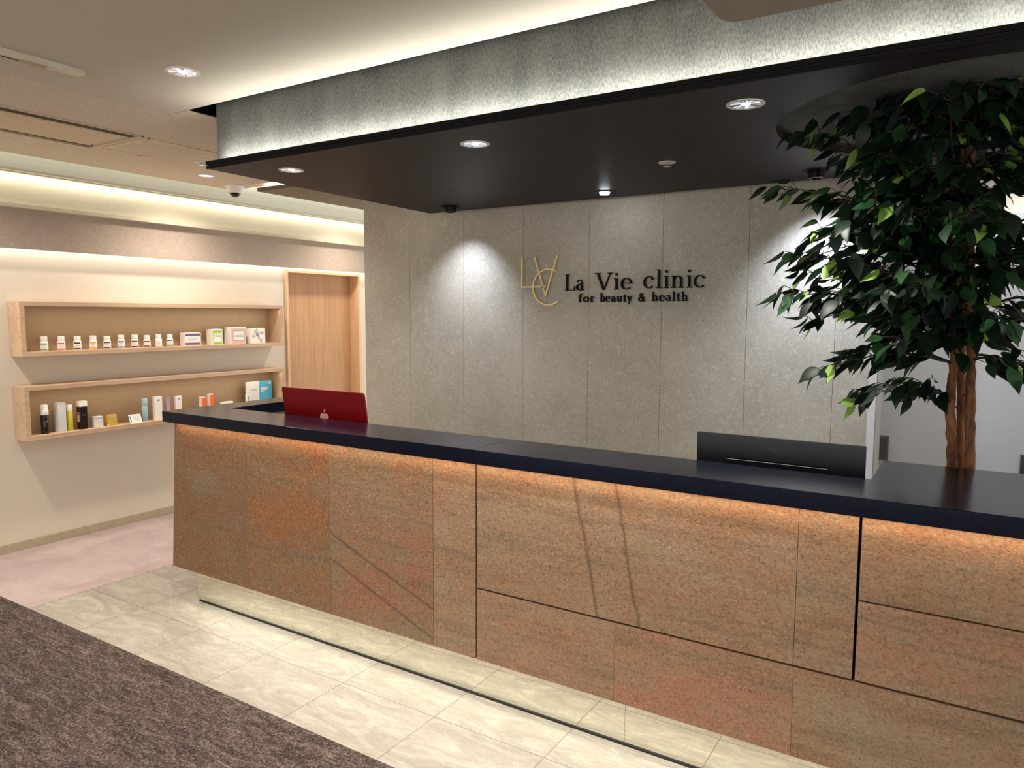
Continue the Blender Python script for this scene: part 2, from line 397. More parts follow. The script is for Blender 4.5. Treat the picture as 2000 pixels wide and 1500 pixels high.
# ceilings
struct('ceiling', MB().prism([(-4.80, -3), (-3.253, -3), (-3.253, 2.135), (-3.097, 2.135), (-3.097, 3.65), (-4.80, 3.65)], 'z', 2.42, 2.50), M['tex'],
       'textured beige ceiling around the air conditioner', 'ceiling')
struct('ceiling', MB().box(-3.253, TX, -3, 2.13, 2.42, 2.50), M['cream'], 'smooth cream ceiling in front of the grey beam', 'ceiling')
up = MB().box(-5.0, TX, -3, 6.5, 2.68, 2.72)
struct('ceiling', up, M['pale'], 'raised pale ceiling seen inside the light coves', 'ceiling')
void = MB().box(-3.0965, -3.085, 2.136, 3.64, 2.419, 2.68).box(-3.0965, -2.945, 2.1305, 2.136, 2.421, 2.68).box(-3.085, -2.945, 2.60, 2.615, 2.43, 2.68).box(-3.085, -2.945, 2.14, 2.62, 2.62, 2.67)  # black boxes paint in the darkness of the open void
struct('trim_4', void, M['black'], 'black liner standing in for the shade of the gap between the textured ceiling and the grey beam', 'ceiling gap')

# rounded dropped ceiling panel at the top right
pts = [(-0.557, -1.0), (TX, -1.0), (TX, 1.842)]
cx, cy, rr_ = -0.557 + 0.05, 1.842 - 0.05, 0.05
pts += [(cx + rr_ * math.cos(R(a)), cy + rr_ * math.sin(R(a))) for a in range(90, 181, 15)]
struct('ceiling', MB().prism(pts, 'z', 2.20, 2.42), plain('beige_panel_paint', rgb(146, 134, 118), 0.85, var=0.02), 'beige dropped ceiling panel with a rounded corner in front of the beam', 'ceiling')

# grey beam above the canopy
beam = MB().prism([(-2.942, 2.165), (TX, 2.165), (TX, 3.75), (-2.96, 3.75)], 'z', 2.171, 2.66)
struct('trim_5', beam, M['beam'], 'grey woven covered beam rising above the black canopy', 'beam')

# canopy with round hole
can = thing('reception_canopy', 'large black ceiling canopy over the reception counter with a round tree hole', 'canopy', (-1.0, 2.9, 2.14))
HX, HY, HR = -0.03, 2.83, 0.61
mb = MB(); seg = 64
circ = [(HX + HR * math.cos(2 * PI * i / seg), HY + HR * math.sin(2 * PI * i / seg)) for i in range(seg)]
def outer_pt(i):
    a = 2 * PI * i / seg; c_, s_ = math.cos(a), math.sin(a)
    best = 9e9
    if c_ > 1e-9: best = min(best, (0.8 - HX) / c_)
    if c_ < -1e-9: best = min(best, (-0.9 - HX) / c_)
    if s_ > 1e-9: best = min(best, (3.775 - HY) / s_)
    if s_ < -1e-9: best = min(best, (2.114 - HY) / s_)
    return (HX + best * c_, HY + best * s_)
outp = [outer_pt(i) for i in range(seg)]
for z, flip in ((2.14, 1), (2.169, 0)):
    vs = [(x, y, z) for x, y in circ] + [(x, y, z) for x, y in outp]
    fs = []
    for i in range(seg):
        j = (i + 1) % seg; f = (i, j, seg + j, seg + i)
        fs.append(f if flip else f[::-1])
    mb.add(vs, fs)
    # corner triangles of the square around the hole
    for cxy in ((0.8, 2.114), (-0.9, 2.114), (0.8, 3.775), (-0.9, 3.775)):
        ds = sorted(range(seg), key=lambda i: (outp[i][0] - cxy[0]) ** 2 + (outp[i][1] - cxy[1]) ** 2)
        cand = [(i, (i + 1) % seg) for i in range(seg) if abs(outp[i][0] - outp[(i + 1) % seg][0]) > 1e-4 and abs(outp[i][1] - outp[(i + 1) % seg][1]) > 1e-4]
        best = min(cand, key=lambda ij: (outp[ij[0]][0] - cxy[0]) ** 2 + (outp[ij[0]][1] - cxy[1]) ** 2)
        i, j = best
        mb.add([(outp[i][0], outp[i][1], z), (cxy[0], cxy[1], z), (outp[j][0], outp[j][1], z)], [(0, 2, 1) if flip else (0, 1, 2)])
mb.prism([(-2.948, 2.114), (-0.9, 2.114), (-0.9, 3.775), (-3.008, 3.775)], 'z', 2.14, 2.169)
mb.box(0.8, TX, 2.114, 3.775, 2.14, 2.169)
mb.box(-0.9, 0.8, 2.114, 2.12, 2.14, 2.169)
mb.build('soffit_panel', M['canopy'], can)
tag(can.children[0], 'black soffit panel with round hole')
ed = MB().prism([(-2.952, 2.108), (TX, 2.108), (TX, 2.1145), (-2.952, 2.1145)], 'z', 2.157, 2.172).prism([(-2.950, 2.110), (TX, 2.110), (TX, 2.1145), (-2.950, 2.1145)], 'z', 2.139, 2.153)
ed.build('edge_trim', M['canopy_edge'], can)
hl = MB(); hs = 64
for k in range(hs):
    a0, a1 = 2 * PI * k / hs, 2 * PI * (k + 1) / hs
    q = [(HX + r * math.cos(a), HY + r * math.sin(a)) for r, a in ((HR, a0), (HR + 0.012, a0), (HR + 0.012, a1), (HR, a1))]
    hl.prism(q, 'z', 2.141, 2.52)
hl.build('hole_lining', M['hole'], can, smooth=False)
MB().prism(circ, 'z', 2.52, 2.54).build('hole_cover', M['hole'], can)

# second, brownish canopy plate over the corridor
c2 = thing('corridor_canopy', 'smaller taupe ceiling canopy glowing at its front edge over the corridor', 'canopy', (-3.9, 4.4, 2.36))
MB().box(-4.382, -3.3, 3.54, 6.4, 2.36, 2.385).build('soffit_panel', plain('taupe_soffit', rgb(104, 92, 74), 0.6), c2)
MB().box(-4.30, -3.3, 3.665, 6.3, 2.385, 2.67).build('riser', M['white'], c2)

# stone feature wall and what is right of it
seams = [-3.665, -3.253, -2.806, -2.357, -1.912, -1.468, -1.007, -0.582, -0.422]
wb = MB().box(-3.66, -0.426, 3.868, 4.23, 0, 2.66)
struct('wall_back', wb, M['white'], 'white core of the stone clad wall behind the counter', 'wall')
for i in range(len(seams) - 1):
    a, b = seams[i] + 0.001, seams[i + 1] - 0.001
    side = ['outer left edge', 'second column from the left edge', 'column just left of the gold monogram', 'column behind the gold monogram', 'column behind the first sign letters',
            'column behind the end of the sign letters', 'column right of the sign', 'narrow last column at the white wall end'][i]
    struct('wall_back', MB().box(a, b, 3.86, 3.868, 0, 2.66), M['stonewall'], 'tall grey stone wall panel, ' + side, 'wall panel')
struct('wall_back', MB().box(-3.665, -3.66, 3.868, 4.23, 0, 2.66), M['stonewall'], 'left return edge of the grey stone wall', 'wall')
struct('trim_6', MB().box(-0.45, -0.421, 4.23, 4.485, 0, 2.66), M['jamb'], 'grey beige jamb between the stone wall and the white door', 'jamb')
struct('wall_rear', MB().box(-0.9, TX, 4.53, 4.6, 2.022, 2.66).box(-0.9, -0.43, 4.53, 4.6, 0, 2.022).box(1.2, TX, 4.53, 4.6, 0, 2.66), M['wall'], 'beige wall above the white door behind the tree', 'wall')
dr = thing('door_2', 'wide white door with dark recessed pulls behind the tree', 'door', (0.3, 4.5, 0)); dr['kind'] = 'structure'
MB().box(-0.43, 1.2, 4.485, 4.525, 0.0, 2.015).build('door_panel', M['whitedoor'], dr, 0.002)
h = MB().box(-0.427, -0.376, 4.479, 4.485, 0.703, 0.841).build('handle', M['steel'], dr, 0.001)
MB().box(-0.419, -0.384, 4.4765, 4.479, 0.718, 0.828).build('recess', plain('dark_recess', rgb(70, 70, 68), 0.5), h)
h = MB().box(0.222, 0.275, 4.479, 4.485, 0.69, 0.80).build('handle', M['steel'], dr, 0.001)
MB().box(0.23, 0.267, 4.4765, 4.479, 0.70, 0.79).build('recess', plain('dark_recess_right', rgb(52, 54, 58), 0.5), h)
struct('ceiling', MB().box(-3.3, TX, 3.78, 6.5, 2.66, 2.68), M['pale'], 'pale ceiling behind the canopy', 'ceiling')
spot('can_or_fill_light', (0.3, 4.1, 2.62), (0.25, 4.3, 0), 46, (0.88, 0.93, 1.0), R(96), 0.8, 0.04)  # no can here; unseen lamp added to brighten the white door

# wooden door on the left wall
d1 = thing('door_1', 'light oak sliding door in a deep frame at the end of the shelf wall', 'door', (-5.05, 4.80, 0)); d1['kind'] = 'structure'
fr = MB()
fr.box(-5.17, -5.03, 4.338, 4.362, 0, 1.872); fr.box(-5.17, -5.03, 5.212, 5.236, 0, 1.872); fr.box(-5.17, -5.03, 4.362, 5.212, 1.85, 1.872)
fr.build('frame', M['framewood'], d1, 0.001)
MB().box(-5.18, -5.145, 4.362, 5.212, 0.003, 1.85).build('door_panel', M['doorwood'], d1)
hd = MB().box(-5.144, -5.140, 4.405, 4.425, 0.62, 1.24).build('pull', plain('dark_groove_wood', rgb(150, 112, 78), 0.5), d1)
MB().box(-5.1395, -5.1375, 4.407, 4.423, 1.225, 1.24).build('pull_cap', M['steel'], hd)

# ================================================================== COUNTER
ZT, ZB = 1.01, 0.957
YF, YP = 2.146, 2.181
ctr = thing('reception_counter', 'long reception counter clad in brown stone with a black worktop', 'counter', (-1.0, 2.4, 0))
MB().prism([(-3.42, YF), (-1.5235, YF), (-1.5235, 2.412), (-3.242, 2.412), (-3.242, 3.3), (-3.42, 3.3)], 'z', ZB, ZT).build('worktop', M['worktop'], ctr, 0.0012)
MB().prism([(-1.5225, YF), (1.7, YF), (1.7, 2.755), (-0.245, 2.755), (-0.245, 2.412), (-1.5225, 2.412)], 'z', ZB, ZT).build('worktop', M['worktop'], ctr, 0.0012)
# carcass (black, seen only in the gaps) and inner faces
MB().box(-3.345, 1.65, 2.196, 2.27, 0.21, ZB).box(-3.345, -3.27, 2.27, 3.25, 0.21, ZB).build('carcass', M['black'], ctr)
MB().box(-3.30, 1.65, 2.296, 2.40, 0.10, ZB - 0.001).box(-3.27, -3.25, 2.40, 3.25, 0.10, ZB - 0.001).box(-0.235, 1.65, 2.40, 2.74, 0.10, ZB - 0.001).build('inner_cladding', M['desk'], ctr)
MB().box(-3.25, -0.235, 2.40, 2.95, 0.70, 0.73).build('desk_top', M['desk'], ctr, 0.001)
MB().box(-3.368, -3.346, 2.182, 3.25, 0.21, ZB - 0.002).build('end_panel', stone_veneer(99, C1d, C2d, C3d), ctr)
def sheet(x0, x1, z0, z1, seed, cols, x0b=None, tilt=0.0, coarse=1.0, lab=None, cracks=()):
    b0 = x0 if x0b is None else x0b
    o = MB().prism([(b0, z0), (x1, z0), (x1, z1), (x0, z1)], 'y', YP, YP + 0.014).build('stone_panel', stone_veneer(seed, *cols, tilt=tilt, coarse=coarse, cracks=cracks), ctr)
    if lab: o['label'] = lab
CR5 = ((-0.128, 0.95, -0.21, 0.012), (0.028, 0.95, -0.19, 0.012))      # measured from the counter's own origin
CR3 = ((-1.16, 0.40, -2.5, 0.028), (-0.86, 0.40, -2.6, 0.028))
D, N_, Rr = (C1d, C2d, C3d), (C1, C2, C3), (C1r, C2r, C3r)
sheet(-3.372, -2.8275, 0.204, 0.953, 1, D, -3.434, lab='dark olive brown stone sheet at the left end')
sheet(-2.8265, -2.2945, 0.204, 0.953, 2, (rgb(158, 104, 64), rgb(148, 108, 74), rgb(138, 116, 90)), lab='rust toned brown stone sheet')
sheet(-2.293, -1.734, 0.204, 0.953, 3, (rgb(162, 110, 82), rgb(152, 120, 92), rgb(148, 126, 100)), tilt=0.3, cracks=CR3, lab='stone sheet with diagonal dark veins')
sheet(-1.732, -1.5345, 0.204, 0.953, 4, N_, coarse=0.9)
sheet(-1.526, -0.4025, 0.4835, 0.953, 5, (C1, C2, C3), tilt=1.3, cracks=CR5, lab='large plain brown stone sheet')
sheet(-0.401, -0.245, 0.4835, 0.953, 6, N_)
sheet(-1.526, -0.967, 0.204, 0.4765, 7, Rr, lab='low stone sheet with orange patches')
sheet(-0.966, -0.3995, 0.204, 0.4765, 8, (C1r, C2r, C3r), tilt=0.1, lab='low reddish stone sheet')
sheet(-0.3985, 0.35, 0.204, 0.4765, 9, N_, tilt=0.4)
sheet(0.351, 1.65, 0.204, 0.4765, 10, Rr)
sheet(-0.237, 1.65, 0.7155, 0.953, 11, N_, tilt=0.6)
sheet(-0.237, 1.65, 0.4835, 0.7105, 12, Rr, tilt=0.9, lab='stone sheet with red brown patches on the right')
MB().box(-3.37, -0.9645, 2.276, 2.29, 0.009, 0.21).box(-0.9635, 1.65, 2.276, 2.29, 0.009, 0.21).build('mirror_plinth', M['mirror'], ctr)
MB().box(-3.358, 1.65, 2.272, 2.29, 0.0, 0.009).build('plinth_base', M['slot'], ctr)

# ================================================================== SHELVES
def wall_shelf(z0, z1, label):
    t_ = 0.028; X0, X1, Y0, Y1 = -5.045, -4.905, 2.187, 4.190
    s = thing('wall_shelf', label, 'shelf', (-5.0, 3.2, z0))
    MB().box(X0, X1, Y0, Y1, z1 - t_, z1).build('top_board', M['shelfwood'], s, 0.001)
    MB().box(X0, X1, Y0, Y1, z0, z0 + t_).build('bottom_board', M['shelfwood'], s, 0.001)
    MB().box(X0, X1, Y0, Y0 + t_, z0 + t_, z1 - t_).build('side_panel', M['shelfwood'], s, 0.001)
    MB().box(X0, X1, Y1 - t_, Y1, z0 + t_, z1 - t_).build('side_panel', M['shelfwood'], s, 0.001)
    MB().box(-5.049, X0 - 0.0005, Y0 + 0.01, Y1 - 0.01, z0 + 0.01, z1 - 0.01).build('back_panel', M['shelfback'], s)
    area('strip_light', (-4.912, (Y0 + Y1) / 2, z1 - t_ - 0.004), Y1 - Y0 - 0.08, 0.008, 0.8, (1.0, 0.88, 0.68), rx=0, rz=R(90))
    return s
wall_shelf(1.227, 1.564, 'upper oak box shelf holding small white bottles and cartons')
wall_shelf(0.705, 1.043, 'lower oak box shelf holding tall tubes, cartons and a blue board')

Z1, Z2 = 1.255, 0.733
# pill bottles
def pill_bottle(x, y, z, h, band, label, rz=0.0):
    k = h / 0.09
    b = thing('pill_bottle', label, 'bottle', (x, y, z), 'small white bottles on the upper shelf')
    prof = [(0.0, 0), (0.021, 0), (0.0235, 0.003), (0.0235, 0.052 * k), (0.021, 0.059 * k), (0.0175, 0.063 * k), (0.0175, 0.066 * k)]
    MB().lathe(prof, 28, (x, y, z)).build('bottle_body', M['plastic'], b, smooth=True)
    MB().lathe([(0.0195, 0.064 * k), (0.020, 0.066 * k), (0.020, 0.088 * k), (0.018, 0.09 * k), (0.0, 0.09 * k)], 28, (x, y, z)).build('cap', M['plastic'], b, smooth=False)
    lb = MB(); r = 0.0239; s0 = -0.95 - 0.35
    def arc(z0, z1, mi, r, a0=-1.5, a1=0.45):
        n = 12
        for i in range(n):
            p0, p1 = a0 + (a1 - a0) * i / n, a0 + (a1 - a0) * (i + 1) / n
            lb.add([(x + r * math.cos(p), y + r * math.sin(p), zz) for p, zz in ((p0, z + z0 * k), (p1, z + z0 * k), (p1, z + z1 * k), (p0, z + z1 * k))], [(0, 1, 2, 3)], mi)
    arc(0.006, 0.048, 0, r)
    if band:
        arc(0.0405, 0.049, 1, r + 0.0003, -1.35, 0.35); arc(0.005, 0.0125, 1, r + 0.0003, -1.35, 0.35)
    for q in range(3): arc(0.018 + q * 0.007, 0.0195 + q * 0.007, 2, r + 0.0003, -1.0, 0.0)
    lb.build('wrap_label', [M['plastic'], M[band] if band else M['grey'], M['grey']], b)
for y, h, band, lab in [
    (2.352, 0.091, 'green', 'white pill bottle with green label bands, leftmost on the upper shelf'),
    (2.456, 0.090, 'red_', 'white pill bottle with red label bands on the upper shelf'),
    (2.557, 0.090, 'dark', 'white pill bottle with black label bands between the red and amber ones'),
    (2.659, 0.090, 'amber', 'white pill bottle with amber yellow label bands'),
    (2.752, 0.085, 'violet', 'small white pill bottle with violet label bands'),
    (2.849, 0.091, 'blue', 'white pill bottle with blue label bands'),
    (2.946, 0.090, 'brown', 'white pill bottle with brown label bands right of the blue banded one'),
    (3.036, 0.084, 'maroon', 'small white pill bottle with maroon label bands'),
    (3.123, 0.090, None, 'white pill bottle with only grey print and no colour bands'),
    (3.211, 0.089, 'slate', 'white pill bottle with slate grey bands, last before the cartons')]:
    pill_bottle(-4.985, y, Z1, h, band, lab)

def text_mesh(name, txt, size, mat, parent, loc, rotm, extrude=0.0005, spacing=1.0):
    cu = bpy.data.curves.new(name, 'FONT'); cu.body = txt; cu.size = size; cu.extrude = extrude; cu.align_x = 'CENTER'; cu.align_y = 'CENTER'; cu.space_character = spacing
    o = bpy.data.objects.new(name, cu); COL.objects.link(o)
    bpy.context.view_layer.update()
    me = bpy.data.meshes.new_from_object(o.evaluated_get(bpy.context.evaluated_depsgraph_get()))
    bpy.data.objects.remove(o, do_unlink=True)
    me.materials.clear(); me.materials.append(mat)
    off = Vector((0, 0, 0)); p = parent
    while p is not None: off += p.location; p = p.parent
    for v in me.vertices: v.co = rotm @ v.co + Vector(loc) - off
    ob = bpy.data.objects.new(name, me); COL.objects.link(ob); ob.parent = parent
    return ob
RX = Matrix(((0, 0, 1), (1, 0, 0), (0, 1, 0)))        # text facing +X, reading towards +Y
RY = Matrix(((1, 0, 0), (0, 0, -1), (0, 1, 0)))       # text facing -Y

def carton(y0, y1, z0, z1, xf, depth, label, base, patches, name='carton', cat='carton', part='carton_body', group=None):
    b = thing(name, label, cat, (xf - depth / 2, (y0 + y1) / 2, z0), group)
    MB().box(xf - depth, xf, y0, y1, z0, z1).build(part, base, b, 0.0008)
    for pn, items in patches:
        mb_ = MB(); mats = []
        for (u0, u1, w0, w1, mat, lay) in items:
            if mat not in mats: mats.append(mat)
            i = mats.index(mat); dx = 0.0003 * lay
            mb_.box(xf, xf + dx, y0 + (y1 - y0) * u0, y0 + (y1 - y0) * u1, z0 + (z1 - z0) * w0, z0 + (z1 - z0) * w1, i)
        mb_.build(pn, [M[m] for m in mats], b)
    return b
lines = lambda u0, u1, ws, m='grey', lay=3: [(u0, u1, w, w + 0.025, m, lay) for w in ws]
carton(3.303, 3.436, Z1, 1.352, -4.94, 0.06, 'white carton with dull purple bands on its face', M['plastic'],
       [('front_print', [(0.03, 0.96, 0.74, 0.93, 'purple', 1), (0.03, 0.96, 0.06, 0.24, 'purple', 1), (0.14, 0.86, 0.28, 0.72, 'plastic', 2)] + lines(0.2, 0.8, (0.42, 0.5, 0.58)))])
carton(3.537, 3.626, Z1, 1.375, -4.94, 0.075, 'white and lime green carton on the upper shelf', M['plastic'],
       [('front_print', [(0.05, 0.93, 0.03, 0.92, 'lime', 1), (0.12, 0.88, 0.18, 0.74, 'plastic', 2)] + lines(0.2, 0.8, (0.5, 0.58, 0.66)))])
carton(3.703, 3.841, Z1, 1.388, -4.94, 0.085, 'largest carton with pale pink face and rounded frame', M['plastic'],
       [('front_print', [(0.02, 0.98, 0.02, 0.94, 'rose', 1), (0.13, 0.9, 0.2, 0.78, 'maroon', 2), (0.145, 0.885, 0.22, 0.76, 'plastic', 3)] + lines(0.2, 0.84, (0.42, 0.5, 0.58), 'grey', 4))])
ab = carton(3.890, 4.030, Z1, 1.377, -4.94, 0.06, 'white carton with bold multicoloured diagonal letters, last on the upper shelf', M['plastic'],
            [('front_print', lines(0.55, 0.9, (0.74, 0.68, 0.62))), ('front_print', lines(0.08, 0.3, (0.5, 0.44, 0.38)))])
for ch, yy, zz, m in [('L', 3.928, 1.345, 'amber'), ('A', 3.946, 1.361, 'lime'), ('B', 3.950, 1.327, 'navy'), ('E', 3.966, 1.303, 'pinkred'), ('X', 3.988, 1.275, 'teal')]:
    text_mesh('printed_letter', ch, 0.040, M[m], ab, (-4.9385, yy, zz), RX, 0.0004)

# lower shelf goods
def cyl_bottle(x, y, z, r, prof_body, prof_cap, mb_mat, cap_mat, label, cat, name='bottle', seg=28, square=False):
    b = thing(name, label, cat, (x, y, z))
    MB().lathe([(a, c) for a, c in prof_body], seg, (x, y, z)).build('bottle_body', mb_mat, b, smooth=True)
    MB().lathe([(a, c) for a, c in prof_cap], seg, (x, y, z)).build('cap', cap_mat, b, smooth=True)
    return b
b = cyl_bottle(-4.965, 2.322, Z2, 0.022, [(0, 0), (0.0215, 0), (0.0225, 0.003), (0.0225, 0.120), (0.021, 0.122)],
           [(0.0215, 0.118), (0.0235, 0.121), (0.0235, 0.145), (0.022, 0.150), (0.022, 0.178), (0.017, 0.184), (0, 0.185)], M['blackgloss'], M['plastic'], 'tall black pump bottle with frosted white cap, first on the lower shelf', 'bottle')
MB().box(-4.9425, -4.942, 2.318, 2.334, Z2 + 0.077, Z2 + 0.080).build('printed_name', M['grey'], b)
carton(2.392, 2.441, Z2, 0.921, -4.94, 0.052, 'tall plain silvery white carton left of the yellow bottle', M['frost'], [])
b = cyl_bottle(-4.962, 2.472, Z2, 0.018, [(0, 0), (0.0175, 0), (0.0185, 0.003), (0.0185, 0.128), (0.017, 0.130)],
           [(0.0170, 0.127), (0.0178, 0.130), (0.0178, 0.166), (0.016, 0.170), (0, 0.170)], M['yellow'], M['plastic'], 'slim yellow green bottle with white cap', 'bottle')
bb_ = thing('bottle', 'square black bottle with a white cap and small red white sticker', 'bottle', (-4.962, 2.552, Z2))
MB().box(-4.984, -4.940, 2.528, 2.577, Z2, Z2 + 0.148).build('bottle_body', M['blackgloss'], bb_, 0.003)
MB().box(-4.985, -4.939, 2.527, 2.578, Z2 + 0.149, Z2 + 0.186).build('cap', M['plastic'], bb_, 0.004)
MB().box(-4.978, -4.950, 2.5272, 2.5278, Z2 + 0.050, Z2 + 0.112, 0).box(-4.976, -4.952, 2.5265, 2.5270, Z2 + 0.092, Z2 + 0.108, 1).build('sticker', [M['rose'], M['red_']], bb_)
MB().box(-4.9398, -4.9394, 2.540, 2.566, Z2 + 0.092, Z2 + 0.096).build('printed_name', M['grey'], bb_)
carton(2.618, 2.677, Z2, 0.805, -4.94, 0.045, 'small white marbled carton with grey speckles', M['marble'], [('front_print', [(0.02, 0.98, 0.86, 0.9, 'grey', 1)])])
carton(2.712, 2.771, Z2, 0.806, -4.94, 0.042, 'small gold yellow carton beside the marbled one', M['goldbox'], [('front_print', [(0.1, 0.75, 0.78, 0.9, 'ltblue', 1)])])
gt = thing('glass_stopper', 'tiny clear glass stopper between the marbled and gold cartons', 'stopper', (-4.925, 2.70, Z2))
MB().lathe([(0.006, 0), (0.0075, 0.004), (0.004, 0.009), (0.007, 0.014), (0, 0.018)], 14, (-4.925, 2.70, Z2)).build('stopper', M['frost'], gt, smooth=True)
# tilted card
card = thing('price_card', 'tilted white card with blue stripe lying before the gap', 'card', (-4.955, 2.90, Z2))
cb = MB().add([(-4.935, 2.862, Z2), (-4.935, 2.948, Z2), (-4.962, 2.948, Z2 + 0.056), (-4.962, 2.862, Z2 + 0.056), (-4.938, 2.862, Z2), (-4.938, 2.948, Z2), (-4.965, 2.948, Z2 + 0.056), (-4.965, 2.862, Z2 + 0.056)],
              [(0, 1, 2, 3), (7, 6, 5, 4), (0, 4, 5, 1), (1, 5, 6, 2), (2, 6, 7, 3), (3, 7, 4, 0)])
cb.build('card_stock', M['plastic'], card)
def oncard(u0, u1, w0, w1):
    f = lambda u, w: (-4.9345 - 0.027 * w, 2.862 + 0.086 * u, Z2 + 0.0005 + 0.056 * w)
    return [f(u0, w0), f(u1, w0), f(u1, w1), f(u0, w1)]
cp = MB().add(oncard(0.06, 0.14, 0.1, 0.85), [(0, 1, 2, 3)], 0)
for q in range(5): cp.add(oncard(0.3, 0.9, 0.2 + q * 0.14, 0.235 + q * 0.14), [(0, 1, 2, 3)], 1)
cp.build('printed_text', [M['blue'], M['grey']], card)
b = cyl_bottle(-4.965, 2.985, Z2, 0.019, [(0, 0), (0.019, 0), (0.0200, 0.003), (0.0200, 0.106), (0.018, 0.108)],
           [(0.0180, 0.106), (0.0200, 0.109), (0.0200, 0.158), (0.019, 0.161), (0, 0.161)], M['ice'], M['ltblue'], 'pale blue cylindrical bottle left of the white carton', 'bottle')
carton(3.048, 3.105, Z2, 0.899, -4.94, 0.035, 'tall white carton right of the pale blue bottle', M['plastic'], [('front_print', lines(0.3, 0.7, (0.86, 0.82)))])
tb = thing('cosmetic_tube', 'slim lilac tube standing behind the counter corner', 'tube', (-4.95, 3.155, Z2))
MB().lathe([(0, 0), (0.009, 0), (0.010, 0.02), (0.0125, 0.152), (0.013, 0.153), (0, 0.153)], 20, (-4.95, 3.155, Z2)).build('tube_body', M['lilac'], tb, smooth=True)
carton(3.212, 3.259, Z2, 0.891, -4.94, 0.022, 'slim white carton right of the lilac tube', M['plastic'], [('front_print', lines(0.3, 0.7, (0.86, 0.82)))])
carton(3.424, 3.458, Z2, 0.863, -4.94, 0.038, 'shorter white carton with orange face', M['plastic'], [('front_print', [(0.02, 0.98, 0.0, 0.97, 'orange', 1)])])
carton(3.495, 3.527, Z2, 0.881, -4.94, 0.041, 'taller white carton with orange face', M['plastic'], [('front_print', [(0.02, 0.98, 0.0, 0.95, 'orange', 1)])])
carton(3.602, 3.703, Z2, 0.806, -4.94, 0.03, 'low white carton showing only its top above the worktop', M['plastic'], [])
bd = carton(3.860, 4.120, Z2, 0.941, -4.985, 0.008, 'white and sky blue display board at the right end of the lower shelf', M['plastic'],
       [('front_print', [(0.5, 1.0, 0.0, 1.0, 'sky', 1), (0.56, 0.8, 0.72, 0.755, 'plastic', 2), (0.56, 0.86, 0.67, 0.705, 'plastic', 2), (0.56, 0.76, 0.62, 0.65, 'plastic', 2), (0.56, 0.7, 0.55, 0.57, 'plastic', 2)] + lines(0.22, 0.4, (0.66,), 'grey', 2))], name='display_board', cat='board', part='board')
MB().prism([(4.098 + 0.010 * math.cos(R(a)), 0.920 + 0.010 * math.sin(R(a))) for a in range(0, 360, 20)], 'x', -4.985, -4.984).build('round_mark', M['plastic'], bd)
carton(3.820, 3.862, Z2, 0.848, -4.94, 0.004, 'small white card standing before the display board', M['plastic'], [('front_print', [(0.5, 0.85, 0.5, 0.85, 'grey', 1)])], name='price_card', cat='card', part='card_stock')

# ================================================================== SIGN
SY = 3.845
mono = thing('gold_monogram', 'thin gold metal monogram of interlaced L V C on the stone wall', 'sign', (-2.2, SY, 1.55))
def bars(pts, w=0.0048, dy=0.005):
    mb_ = MB(); P_ = [Vector((p[0], 0, p[1])) for p in pts]
    for i, p in enumerate(P_):
        d = (P_[min(i + 1, len(P_) - 1)] - P_[max(i - 1, 0)]).normalized(); nrm = Vector((-d.z, 0, d.x))
        if 0 < i < len(P_) - 1:
            d0 = (P_[i] - P_[i - 1]).normalized(); c = max(0.35, nrm.dot(Vector((-d0.z, 0, d0.x)))); ww = w / c
        else: ww = w
        for s in (-1, 1):
            for yy in (SY - dy, SY + dy): mb_.v.append(tuple(p + nrm * ww * s + Vector((0, yy, 0))))
    n = len(P_)
    for i in range(n - 1):
        a, b = i * 4, i * 4 + 4
        mb_.f += [(a, b, b + 2, a + 2), (a + 1, a + 3, b + 3, b + 1), (a, a + 1, b + 1, b), (a + 2, b + 2, b + 3, a + 3)]
    mb_.f += [(0, 2, 3, 1), (4 * n - 4, 4 * n - 3, 4 * n - 1, 4 * n - 2)]; mb_.mi = [0] * len(mb_.f)
    return mb_
mL = bars([(-2.355, 1.842), (-2.355, 1.664), (-2.186, 1.664)])
for xx, zz in ((-2.355, 1.77), (-2.30, 1.664)): mL.box(xx - 0.003, xx + 0.003, SY, 3.86, zz - 0.003, zz + 0.003)
mL.build('letter', M['gold'], mono)
mV = bars([(-2.268, 1.842), (-2.190, 1.612), (-2.113, 1.844)])
mV.box(-2.193, -2.187, SY, 3.86, 1.625, 1.631); mV.build('letter', M['gold'], mono)
mC = bars([(-2.171 + 0.106 * math.cos(R(a)), 1.661 + 0.106 * math.sin(R(a))) for a in [62 + i * (360 - 62 - 52) / 40 for i in range(41)]], dy=0.004)
mC.box(-2.28, -2.274, SY, 3.86, 1.658, 1.664); mC.build('letter', M['gold'], mono)

# serif lettering from strokes
def stroke(mb_, pts, ws, y0, y1):
    P_ = [Vector((p[0], p[1])) for p in pts]; n = len(P_); L_, R_ = [], []
    for i in range(n):
        d = (P_[min(i + 1, n - 1)] - P_[max(i - 1, 0)]); d = d.normalized() if d.length > 0 else Vector((1, 0)); nm = Vector((-d.y, d.x))
        L_.append(P_[i] + nm * ws[i] / 2); R_.append(P_[i] - nm * ws[i] / 2)
    vs = [(q.x, y0, q.y) for q in L_] + [(q.x, y0, q.y) for q in R_] + [(q.x, y1, q.y) for q in L_] + [(q.x, y1, q.y) for q in R_]
    fs = []
    for i in range(n - 1):
        fs += [(i, i + 1, n + i + 1, n + i), (2 * n + i, 3 * n + i, 3 * n + i + 1, 2 * n + i + 1), (i, 2 * n + i, 2 * n + i + 1, i + 1), (n + i, n + i + 1, 3 * n + i + 1, 3 * n + i)]
    fs += [(0, n, 3 * n, 2 * n), (n - 1, 3 * n - 1, 4 * n - 1, 2 * n - 1)]
    mb_.add(vs, fs)
